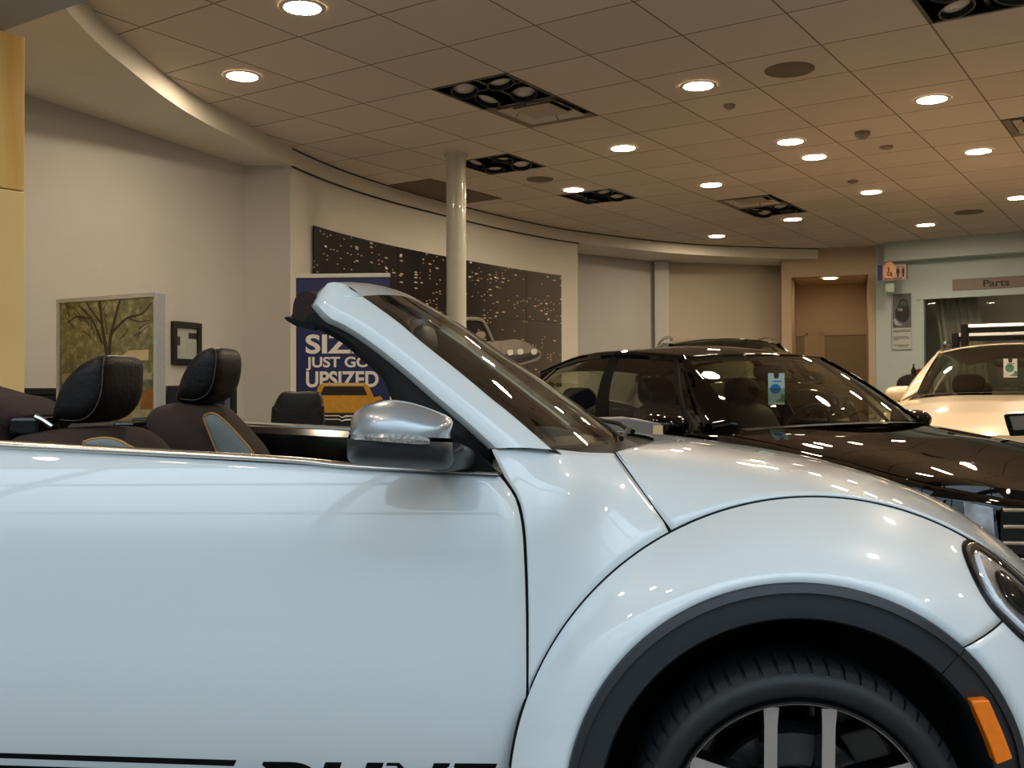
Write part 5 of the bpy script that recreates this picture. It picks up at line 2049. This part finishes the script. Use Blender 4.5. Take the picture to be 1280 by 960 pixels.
pcar = MB().prism(bpoly([(388, 540), (390, 505), (393, 497), (398, 482), (404, 478.5), (456, 478.5), (462, 483), (468, 496), (474, 505), (474, 540)], -.003), (0, .002, 0)).build('printed_car', M_gold, ban, smooth=False)
MB().prism(bpoly([(400, 494), (405, 483), (455, 483), (460, 494)], -.0045), (0, .0012, 0)).build('printed_glass', M_goldd, pcar, smooth=False)
MB().prism(bpoly([(404, 481.5), (406, 479.5), (454, 479.5), (457, 481.5)], -.0045), (0, .0012, 0)).build('printed_roof', M_goldl, pcar, smooth=False)
MB().prism(bpoly([(390, 516), (474, 516), (474, 540), (390, 540)], -.0045), (0, .0012, 0)).build('printed_grille', M_goldd, pcar, smooth=False)
for (y0, y1) in ((519, 520.2), (523.5, 524.6)):
    MB().prism(bpoly([(404, y0), (424, y0), (428, y1 + 1), (432, y0), (460, y0), (460, y1), (432, y1 + 1), (428, y1 + 2.4), (424, y1), (404, y1)], -.006), (0, .0012, 0)).build('printed_bar', M_whiteprint, pcar, smooth=False)
MB().prism(bpoly([(468, 497), (476, 495), (480, 499), (474, 501), (468, 501)], -.0045), (0, .0012, 0)).build('printed_mirror', M_gold, pcar, smooth=False)

# ---- mural on the curved wall: panels of a night city with a silver car
cwf = [V(p.x, p.y, 0) for p in cwb]
pxw = [proj((p.x, p.y, 2.3))[0] for p in cwf]


def wall_at(px, out=0.015):
    f = float(np.interp(px, pxw, range(len(pxw))))
    i = min(int(f), len(cwf) - 2)
    p = cwf[i].lerp(cwf[i + 1], f - i)
    t = (cwf[i + 1] - cwf[i]).normalized()
    return p + V(t.y, -t.x, 0) * out


def wall_px(px, py, out=0.015):
    p = wall_at(px, out)
    # refine for the offset
    d = ray(px, py)
    k = p.y / d.y
    return V(p.x, p.y, CAMZ + d.z * k)


mz1 = (wall_px(391, 284).z + wall_px(698, 343).z) / 2
mz0, mzm = 1.25, wall_px(660, 401).z
ml_px = [389, 494, 575, 656, 700]
mural = thing('wall_mural', 'dark night-city wall mural with a silver car, in panels on the curved wall', 'mural', (wall_at(545).x, wall_at(545).y, 1.25), 0)
mo_ = mural.location
run = 0.0
for a, b in zip(ml_px, ml_px[1:]):
    P = [wall_at(x, 0.02) for x in np.linspace(a + .25, b - .25, 14)]
    L = [0]
    for p, q in zip(P, P[1:]):
        L.append(L[-1] + (q - p).length)
    for (z0, z1) in ((mz0, mzm - .006), (mzm + .006, mz1)):
        m_ = MB()
        m_.grid([[p + V(0, 0, z0), p + V(0, 0, z1)] for p in P], uv=[[(run + l, z0), (run + l, z1)] for l in L])
        m_.v = [tuple(V(*p) - mo_) for p in m_.v]
        m_.build('panel', M_city, mural, smooth=False, thick=0.012)
    run += L[-1]


def wpoly(pxs, out):
    return [wall_px(a, b, out) - mo_ for a, b in pxs]


def mprint(pxs, out, nm, mt, parent):
    pts = [V(*p) for p in resample([(a, b) + (0,) for a, b in pxs], len(pxs) * 3, closed=True)]
    q = wpoly([(p.x, p.y) for p in pts], out)
    return MB().poly(q).build(nm, mt, parent, smooth=False, thick=0.003)


mc = mprint([(570, 440), (600, 428), (625, 426), (640, 424), (655, 428), (668, 436), (673, 441), (669, 450), (640, 458), (600, 462), (560, 470)], .034, 'printed_car', M_silverprint, mural)
fr_ = [wall_px(a, b, .040) - mo_ for a, b in [(574, 399.5), (582, 398.3), (594, 399), (600, 402), (606, 413), (612, 427)]]
MB().tube([V(*p) for p in resample(fr_, 24)], .022, 6).build('printed_frame', M_silverprint, mc)
mprint([(590, 419), (594, 414.5), (601, 415), (603, 420), (598, 424), (592, 423)], .042, 'printed_mirror', M_silverprint, mc)
mprint([(628, 443), (640, 444), (668, 440), (668, 447), (640, 455), (622, 453)], .041, 'printed_shadow', M_silverprint2, mc)
for (a, b) in ((633, 441), (646, 440), (663, 440)):
    mprint([(a - 3, b - 3), (a + 3, b - 3.5), (a + 3.5, b + 2), (a - 2, b + 3)], .047, 'printed_headlight', M_whiteprint, mc)

# ---- silver-framed park picture (free-standing light box)
y0, y1 = 5.3, 4.95
A, Bq = at_depth(70, 374, y0), at_depth(195, 366, y1)
pe = V(Bq.x - A.x, Bq.y - A.y, 0)
PW = pe.length
pe.normalize()
pn = V(-pe.y, pe.x, 0)
Z1 = (A.z + Bq.z) / 2
pic = thing('picture_display', 'free-standing silver-framed park landscape picture behind the near headrest', 'picture', (A.x, A.y, 0), math.atan2(pe.y, pe.x))
ZB, TK, FW = 0.12, 0.062, 0.02
fm = MB()
for (x0, x1, z0, z1) in ((0, FW, ZB, Z1), (PW - FW, PW, ZB, Z1), (FW, PW - FW, ZB, ZB + FW), (FW, PW - FW, Z1 - FW, Z1)):
    fm.box((x0, 0, z0), (x1, TK, z1))
fm.build('frame', M_alu, pic, smooth=False, bevel=.003)
MB().box((FW * .5, TK * .7, ZB + .01), (PW - FW * .5, TK * .9, Z1 - .01)).build('back_panel', M_alu, pic, smooth=False)
px_ = MB().poly([(FW, .012, ZB + FW), (PW - FW, .012, ZB + FW), (PW - FW, .012, Z1 - FW), (FW, .012, Z1 - FW)], uv=[(0, -1), (1, -1), (1, 1), (0, 1)])
pp = px_.build('picture', M_park, pic, smooth=False)


def pxy(px, py):
    k = (px - 70) / 125.0
    q = at_depth(px, py, lerp(y0, y1, k))
    return k * PW, q.z


def branch(pts, r, nm='printed_tree'):
    q = [V(a, .0105, z) for a, z in (pxy(*p) for p in pts)]
    q = [V(*p) for p in resample(q, 14)]
    G = []
    for i, p in enumerate(q):
        t = (q[min(i + 1, 13)] - q[max(i - 1, 0)]).normalized()
        n_ = V(-t.z, 0, t.x)
        w = lerp(r[0], r[1], i / 13)
        G.append([p - n_ * w, p + n_ * w])
    return G


tb = MB()
for pts, r in (([(134, 470), (133, 440), (128, 410), (124, 372)], (.022, .012)), ([(137, 470), (137, 430), (143, 400), (150, 374)], (.02, .01)), ([(128, 430), (115, 400), (98, 382)], (.012, .006)),
               ([(140, 415), (158, 398), (176, 392), (188, 378)], (.011, .005)), ([(113, 398), (95, 396), (82, 404)], (.007, .004)), ([(160, 397), (172, 402), (187, 400)], (.006, .003)), ([(127, 405), (112, 385), (106, 374)], (.008, .004))):
    tb.grid(branch(pts, (r[0] * .75, r[1] * .6)))
rnd = random.Random(4)
for k in range(26):
    x, y = rnd.uniform(84, 178), rnd.uniform(384, 428)
    dx = (x - 134) * .22 + rnd.uniform(-7, 7)
    dy = -rnd.uniform(6, 15)
    x2, y2 = max(79, min(186, x + dx)), max(378, y + dy)
    tb.grid(branch([(x, y), ((x + x2) / 2 + rnd.uniform(-2, 2), (y + y2) / 2), (x2, y2)], (.0035, .0015)))
tb.build('printed_tree', M_barkprint, pp, smooth=False)
for (pxs, mt, nm) in (([(150, 446), (160, 438), (184, 437), (184, 450), (150, 452)], M_goldl, 'printed_house'), ([(76, 468), (110, 462), (188, 466), (188, 474), (76, 480)], mat('print_path', (170, 162, 128), .5, noise=.1), 'printed_path'),
                      ([(176, 488), (190, 486), (190, 512), (174, 512)], mat('print_orange', (150, 92, 44), .5, noise=.2, nscale=30), 'printed_leaves')):
    MB().poly([(a, .0112, z) for a, z in (pxy(*p) for p in pxs)]).build(nm, mt, pp, smooth=False)
for x in (.1, PW - .1):
    MB().box((x - .04, -.12, 0), (x + .04, .22, ZB)).build('foot', M_alu, pic, smooth=False, bevel=.01)

# ---- small framed picture on the left wall


def on_left_wall(px, py, out=0.0):
    # sight line meets the wall plane
    n_ = V(-dirl.y, dirl.x, 0)
    if n_.dot(V(0, 0, 0) - V(wr.x, wr.y, 0)) < 0:
        n_ = -n_
    d = ray(px, py)
    t = ((V(wr.x, wr.y, 0) + n_ * out).dot(n_)) / d.dot(n_)
    return V(0, 0, CAMZ) + d * t, n_


f0, n_l = on_left_wall(213, 402)
f1, _ = on_left_wall(249, 457)
fe = V(f1.x - f0.x, f1.y - f0.y, 0)
FWD_ = fe.length
fe.normalize()
fh0, fh1 = on_left_wall(231, 456)[0].z, on_left_wall(231, 403)[0].z
fpic = thing('framed_picture', 'small black-framed white picture hanging on the wall between the two seats', 'picture', (f0.x, f0.y, fh0), math.atan2(fe.y, fe.x))
FH = fh1 - fh0
m_ = MB()
bw = .045
for (x0, x1, z0, z1) in ((0, bw, 0, FH), (FWD_ - bw, FWD_, 0, FH), (bw, FWD_ - bw, 0, bw), (bw, FWD_ - bw, FH - bw, FH)):
    m_.box((x0, -.03, z0), (x1, -.002, z1))
m_.build('frame', M_blackwood, fpic, smooth=False, bevel=.003)
pg = MB().box((bw, -.012, bw), (FWD_ - bw, -.004, FH - bw)).build('print', M_whiteprint, fpic, smooth=False)
IW, IH = FWD_ - 2 * bw, FH - 2 * bw
for (x0, x1, z0, z1, mt) in ((.0, .2, .42, .72, M_silverprint2), (.6, 1., .66, .86, M_silverprint2), (.0, .45, .02, .36, M_lettersw), (.5, 1., .1, .55, M_lettersw)):
    MB().box((bw + x0 * IW, -.014, bw + z0 * IH), (bw + x1 * IW, -.0125, bw + z1 * IH)).build('printed_shape', mt, pg, smooth=False)
MB().box((bw, -.02, bw), (FWD_ - bw, -.018, FH - bw)).build('glass', M_clear, fpic, smooth=False)

# ---- black counter along the left, and the darker end unit
k0 = at_depth(24, 485, 5.85)
k1 = at_depth(203, 484, 6.35)
ke = V(k1.x - k0.x, k1.y - k0.y, 0)
KL = ke.length
cnt = thing('counter', 'long low black counter against the left wall behind the park picture', 'counter', (k0.x, k0.y, 0), math.atan2(ke.y, ke.x))
ktop = k0.z
MB().box((0, 0, .06), (KL, .36, ktop - .04)).build('body', M_blackwood, cnt, smooth=False, bevel=.004)
MB().box((-.02, -.02, ktop - .04), (KL + .02, .38, ktop)).build('worktop', M_blackwood, cnt, smooth=False, bevel=.006)
MB().box((.03, .04, 0), (KL - .03, .34, .06)).build('plinth', M_dark, cnt, smooth=False)
for k in range(3):
    MB().box((KL * k / 3 + .01, -.012, .09), (KL * (k + 1) / 3 - .01, 0, ktop - .07)).build('door', M_blackgloss, cnt, smooth=False, bevel=.003)
c0, c1 = at_depth(209, 484, 5.85), at_depth(296, 482, 6.0)
ce = V(c1.x - c0.x, c1.y - c0.y, 0)
CL_ = ce.length
cab = thing('cabinet', 'black cabinet with a painted grey edge highlight behind the far seat', 'cabinet', (c0.x, c0.y, 0), math.atan2(ce.y, ce.x))
MB().box((0, 0, 0), (CL_ - .03, .42, c1.z)).build('body', M_blackwood, cab, smooth=False, bevel=.005)
MB().box((CL_ - .07, -.012, .02), (CL_ - .04, .0, c1.z - .06)).build('edge_highlight', mat('blue_grey_highlight', (92, 96, 112), .4, noise=.05), cab, smooth=False)  # bluish highlight at the right edge, put in as a coloured bar
MB().box((CL_ - .03, -.005, 0), (CL_, .42, c1.z)).build('side_panel', M_blackwood, cab, smooth=False)

# ---- black chair back behind the far door
h0, h1 = at_depth(340, 491, 5.6), at_depth(405, 491, 5.6)
cw_ = (h1.x - h0.x)
ch = thing('office_chair', 'black chair with a rounded back in front of the blue banner', 'chair', ((h0.x + h1.x) / 2, 5.75, 0), 0.0)
pts = resample([(-cw_ / 2, .62), (-cw_ / 2, 1.05), (-cw_ / 2 + .015, 1.11), (-cw_ / 2 + .06, h0.z + .003), (0, h0.z + .006), (cw_ / 2 - .03, h0.z + .003), (cw_ / 2 - .004, 1.11), (cw_ / 2, 1.05), (cw_ / 2, .62)], 50, closed=True)
m_ = inflate(pts, 0, .05, p=4)
m_.v = [(x, -.15 + y, z) for x, y, z in m_.v]
m_.build('backrest', M_leather, ch)
m_ = MB().box((-.22, -.1, .44), (.22, .36, .52))
m_.build('seat', M_leather, ch, bevel=.03, smooth=False)
MB().tube([(0, .13, .08), (0, .13, .44)], .03).build('stem', M_plastic, ch)
MB().tube([(0, -.1, .47), (0, -.17, .5), (0, -.2, .7)], .02).build('back_bracket', M_plastic, ch)
for k in range(5):
    a = 2 * math.pi * k / 5
    MB().tube([(0, .13, .1), (.28 * math.cos(a), .13 + .28 * math.sin(a), .065)], [.025, .015]).build('leg', M_plastic, ch)
    MB().lathe([(0, -.02), (.03, -.02), (.03, .02), (0, .02)], (.28 * math.cos(a), .13 + .28 * math.sin(a), .03), (math.sin(a), -math.cos(a), 0), 16).build('caster', M_plastic, ch)

# ---- pale pedestal between the white car and the black sedan
d0, d1 = at_depth(744, 524, 4.15), at_depth(829, 533, 4.15)
pw_ = d1.x - d0.x
ped = thing('display_pedestal', 'silver-grey pedestal top showing just over the white bonnet', 'stand', ((d0.x + d1.x) / 2, 4.15, 0), 0.0)
zt_ = d0.z + .004
m_ = MB().prism([(-pw_ / 2, 0, zt_ - .03), (-pw_ / 2 + .02, 0, zt_ - .004), (0, 0, zt_), (pw_ / 2 - .06, 0, zt_ - .012), (pw_ / 2 - .012, 0, zt_ - .022), (pw_ / 2, 0, zt_ - .034), (pw_ / 2, 0, zt_ - .1), (-pw_ / 2, 0, zt_ - .1)], (0, .3, 0))
m_.build('top', M_greypanel, ped, smooth=False, bevel=.008)
MB().box((-.05, .1, .02), (.05, .2, zt_ - .1)).build('post', M_alu, ped, smooth=False, bevel=.004)
MB().box((-.16, .0, 0), (.16, .3, .02)).build('base', M_alu, ped, smooth=False, bevel=.005)
MB().box((pw_ / 2 - .042, -.006, zt_ - .085), (pw_ / 2 - .002, 0, zt_ - .03)).build('end_facet', M_goldl, ped, smooth=False)  # pale yellowish patch over the right end of the top
# ---- tilted info panel at the right edge
r0_, r1_ = at_depth(1256, 519, 5.85), at_depth(1300, 512, 5.85)
inf = thing('info_stand', 'black stand with a tilted grey panel cut by the right edge, before the cream-white wagon', 'stand', (r0_.x + .16, 5.85, 0), 0.0)
zt_ = r0_.z
MB().prism([(-.155, 0, zt_), (-.145, -.0, zt_ + .006), (.2, 0, zt_ + .03), (.2, 0, zt_ - .11), (-.12, 0, zt_ - .12), (-.14, 0, zt_ - .06)], (0, .03, 0)).build('panel_frame', M_seal, inf, smooth=False, bevel=.006)
MB().prism([(-.135, -.004, zt_ - .008), (.19, -.004, zt_ + .012), (.19, -.004, zt_ - .075), (-.112, -.004, zt_ - .085)], (0, .003, 0)).build('panel_face', M_greypanel, inf, smooth=False)
MB().tube([(.03, .02, .02), (.03, .02, zt_ - .1)], .03).build('post', M_seal, inf)
MB().lathe([(0, .0), (.11, .0), (.11, .015), (0, .03)], (.03, .02, 0), (0, 0, 1), 30).build('base', M_seal, inf)

# ---- signs and poster on the parts wall


def on_parts(px, py, out=0.0):
    d = ray(px, py)
    t = (pa - E2 * out).dot(E2) / d.dot(E2)
    return V(0, 0, CAMZ) + d * t


s0, s1_ = on_parts(1190.5, 349.5, .02), on_parts(1300, 344, .02)
sz0, sz1 = on_parts(1191, 363, .02).z, s0.z
sgn = thing('parts_sign', 'taupe wall sign reading Parts above the service window', 'sign', (s0.x, s0.y, sz0), ANG)
SL = (V(s1_.x, s1_.y, 0) - V(s0.x, s0.y, 0)).length + .4
MB().box((0, 0, 0), (SL, .018, sz1 - sz0)).build('board', M_signbrown, sgn, smooth=False)
tl, tr_ = on_parts(1229, 349, .02), on_parts(1262, 361, .02)
xa, xb_ = (V(tl.x, tl.y, 0) - V(s0.x, s0.y, 0)).length, (V(tr_.x, tr_.y, 0) - V(s0.x, s0.y, 0)).length
o = text_obj('lettering', 'Parts', .15, M_signtext, sgn, Matrix.Identity(4), extrude=.001, bold=.003)
a, b = min(v.co.x for v in o.data.vertices), max(v.co.x for v in o.data.vertices)
c, d = min(v.co.y for v in o.data.vertices), max(v.co.y for v in o.data.vertices)
HZ = sz1 - sz0
for v in o.data.vertices:
    v.co = (xa + (v.co.x - a) / (b - a) * (xb_ - xa), -.003 + v.co.z * .5, HZ * .16 + (v.co.y - c) / (d - c) * HZ * .64)

g0 = at_depth(1097, 331, 13.85)
g1 = at_depth(1134.5, 331, 13.7)
ge = V(g1.x - g0.x, g1.y - g0.y, 0)
GL = ge.length
gz0, gz1 = at_depth(1115, 350, 13.8).z, at_depth(1115, 331, 13.8).z
rs = thing('restroom_sign', 'projecting restroom sign with wheelchair and two figures at the wall corner', 'sign', (g0.x, g0.y, gz0), math.atan2(ge.y, ge.x))
GH = gz1 - gz0
u = GL / 37.5
MB().box((.0, 0, 0), (GL, .02, GH)).build('board', M_signpink, rs, smooth=False)
MB().box((0, -.004, .0), (6 * u, 0, GH)).build('blue_end', M_signblue, rs, smooth=False)
MB().box((GL - 1.4 * u, -.004, 0), (GL, 0, GH)).build('dark_edge', M_signtext, rs, smooth=False)
MB().prism([(15 * u + 7.8 * u * math.cos(a), -.004, GH * .58 + GH * .62 * math.sin(a)) for a in np.linspace(0, 2 * math.pi, 30, endpoint=False)], (0, .004, 0)).build('peach_disc', M_signpeach, rs, smooth=False)


def person_icon(cx, skirt):
    m_ = MB()
    m_.prism([(cx + .9 * u * math.cos(a), -.006, GH * .80 + .9 * u * math.sin(a)) for a in np.linspace(0, 2 * math.pi, 14, endpoint=False)], (0, .002, 0))
    w = 2.3 * u if skirt else 1.5 * u
    m_.prism([(cx - w, -.006, GH * .40), (cx + w, -.006, GH * .40), (cx + 1.5 * u, -.006, GH * .72), (cx - 1.5 * u, -.006, GH * .72)], (0, .002, 0))
    m_.prism([(cx - 1. * u, -.006, GH * .18), (cx + 1. * u, -.006, GH * .18), (cx + 1. * u, -.006, GH * .42), (cx - 1. * u, -.006, GH * .42)], (0, .002, 0))
    m_.build('person_symbol', M_signtext, rs, smooth=False)


person_icon(25.5 * u, True)
person_icon(32 * u, False)
m_ = MB()
wx, wz = 14.5 * u, GH * .42
m_.tube([(wx + 2.6 * u * math.cos(a), -.007, wz + 2.6 * u * math.sin(a)) for a in np.linspace(math.radians(120), math.radians(400), 20)], .45 * u, 6)
m_.tube([(wx - 1.2 * u, -.007, GH * .86), (wx - .6 * u, -.007, GH * .5), (wx + 2.4 * u, -.007, GH * .5), (wx + 4 * u, -.007, GH * .2)], .6 * u, 6)
m_.tube([(wx - .9 * u, -.007, GH * .70), (wx + 1.8 * u, -.007, GH * .68)], .4 * u, 6)
m_.build('wheelchair_symbol', M_signtext, rs, smooth=False)
MB().box((9 * u, -.006, GH * .06), (30 * u, -.004, GH * .11)).build('small_print', M_signtext, rs, smooth=False)
MB().box((GL * .4, .02, GH * .35), (GL * .5, .45, GH * .6)).build('bracket', M_alu, rs, smooth=False)
# clear bracket / leaflet holder under the sign
l0 = at_depth(1104, 352, 13.9)
lf = thing('clear_holder', 'clear hanging holder just under the restroom sign', 'holder', (l0.x, l0.y, at_depth(1104, 378, 13.9).z), ANG)
LH = l0.z - at_depth(1104, 378, 13.9).z
MB().box((0, 0, LH * .3), (.16, .012, LH)).build('sleeve', M_clear, lf, smooth=False)
MB().box((.02, -.004, 0), (.035, 0, LH * .9)).build('strip', mat('grey_strip', (150, 152, 140), .5, noise=.05), lf, smooth=False)
MB().box((.03, .0125, LH * .5), (.14, .016, LH * .9)).build('leaflet', M_whiteprint, lf, smooth=False)

p0, p1_ = on_parts(1115, 367, .03), on_parts(1139, 373, .03)
pw2 = (V(p1_.x, p1_.y, 0) - V(p0.x, p0.y, 0)).length
pz1, pz0, pzm = p0.z, on_parts(1116, 437, .03).z, on_parts(1116, 410, .03).z
ps = thing('wall_poster', 'tall poster with black car picture above text lines, left of the service window', 'poster', (p0.x, p0.y, pz0), ANG)
PH = pz1 - pz0
MB().box((0, 0.004, 0), (pw2, .014, PH)).build('sheet', mat('poster_paper', (190, 198, 192), .5, noise=.02), ps, smooth=False)
ph_ = MB().box((.008, -.001, pzm - pz0), (pw2 - .004, .003, PH - .008)).build('photo', mat('poster_grey', (92, 98, 96), .5, noise=.25, nscale=6), ps, smooth=False)
cx, cz = pw2 * .55, (pzm - pz0 + PH) / 2
uu = pw2 / 24


def ppoly(pts, nm, mt, y=-.003):
    q = resample([(a * uu + cx, y, b * uu + cz) for a, b in pts], len(pts) * 3, closed=True)
    MB().prism([tuple(p) for p in q], (0, .0015, 0)).build(nm, mt, ph_, smooth=False)


ppoly([(-8, -9), (-9, 0), (-6, 5), (-4, 12), (1, 15), (6, 12), (8, 4), (9, -2), (7, -12), (0, -16)], 'printed_car', mat('poster_dark', (34, 36, 38), .5, noise=.2))
ppoly([(-3, 6), (-1, 12), (4, 12), (6, 6)], 'printed_glass', mat('poster_mid', (74, 80, 82), .5, noise=.2), -.0045)
ppoly([(-6, 0), (-5, 3), (0, 2), (-1, -1)], 'printed_headlight', M_silverprint, -.0045)
ppoly([(-11, -14), (-10, -10), (-4, -17), (0, -19), (-8, -19)], 'printed_floor', mat('poster_light', (170, 178, 176), .5, noise=.1))
for k, (zf, w0, w1) in enumerate(((.335, .05, .95), (.31, .05, .95), (.22, .05, .8), (.19, .05, .9), (.165, .05, .3), (.07, .05, .9), (.045, .3, .8))):
    MB().box((pw2 * w0, .001, PH * zf), (pw2 * w1, .0035, PH * zf + .008)).build('printed_line', M_silverprint2, ps, smooth=False)
MB().box((-.012, .0, -.012), (-.002, .016, PH + .012)).build('edge', M_clear, ps, smooth=False)

# ---- heap of dark and red merchandise beside the wagon's mirror
g = on_parts(1138, 490, .5)
rk = thing('merchandise_table', 'low display table with dark and red clothes beside the parts wall', 'table', (g.x, g.y, 0), ANG)
MB().box((-.35, -.3, .86), (.5, .3, .9)).build('tabletop', M_blackwood, rk, smooth=False, bevel=.004)
for (x, y) in ((-.3, -.25), (.45, -.25), (-.3, .25), (.45, .25)):
    MB().box((x - .02, y - .02, 0), (x + .02, y + .02, .86)).build('leg', M_blackwood, rk, smooth=False)


def heap(name, label, pxs, depth, hw, mt):
    c_ = at_depth(*pxs[0], depth)
    q = [at_depth(a, b, depth) for a, b in pxs]
    m_ = inflate(resample([(v.x - c_.x, v.z - c_.z) for v in q], 40, closed=True), 0, hw, p=2.6)
    o_ = m_.build(name, mt)
    o_.location = c_
    return tag(o_, label, 'bag')


dg_ = g.y
heap('folded_jacket', 'dark maroon folded cloth behind the white wagon mirror', [(1121, 500), (1122, 480), (1126, 472), (1136, 468), (1143, 470), (1150, 476), (1152, 500)], dg_ - .12, .12, M_darkcloth)
heap('red_bag', 'red bag on the merchandise table beside the wagon windscreen', [(1140, 500), (1140, 478), (1143, 466), (1149, 461), (1156, 464), (1160, 472), (1162, 500)], dg_ + .25, .1, M_red)
bt_ = at_depth(1142, 470, dg_ + .12)
bo = MB().lathe([(0, 0), (.03, 0), (.032, .1), (.012, .14), (.012, .18), (0, .18)], (0, 0, 0), (0, 0, 1), 20).build('dark_bottle', M_blackgloss)
bo.location = (bt_.x, bt_.y, bt_.z - .02)
tag(bo, 'thin dark bottle rising above the red bag', 'bottle')
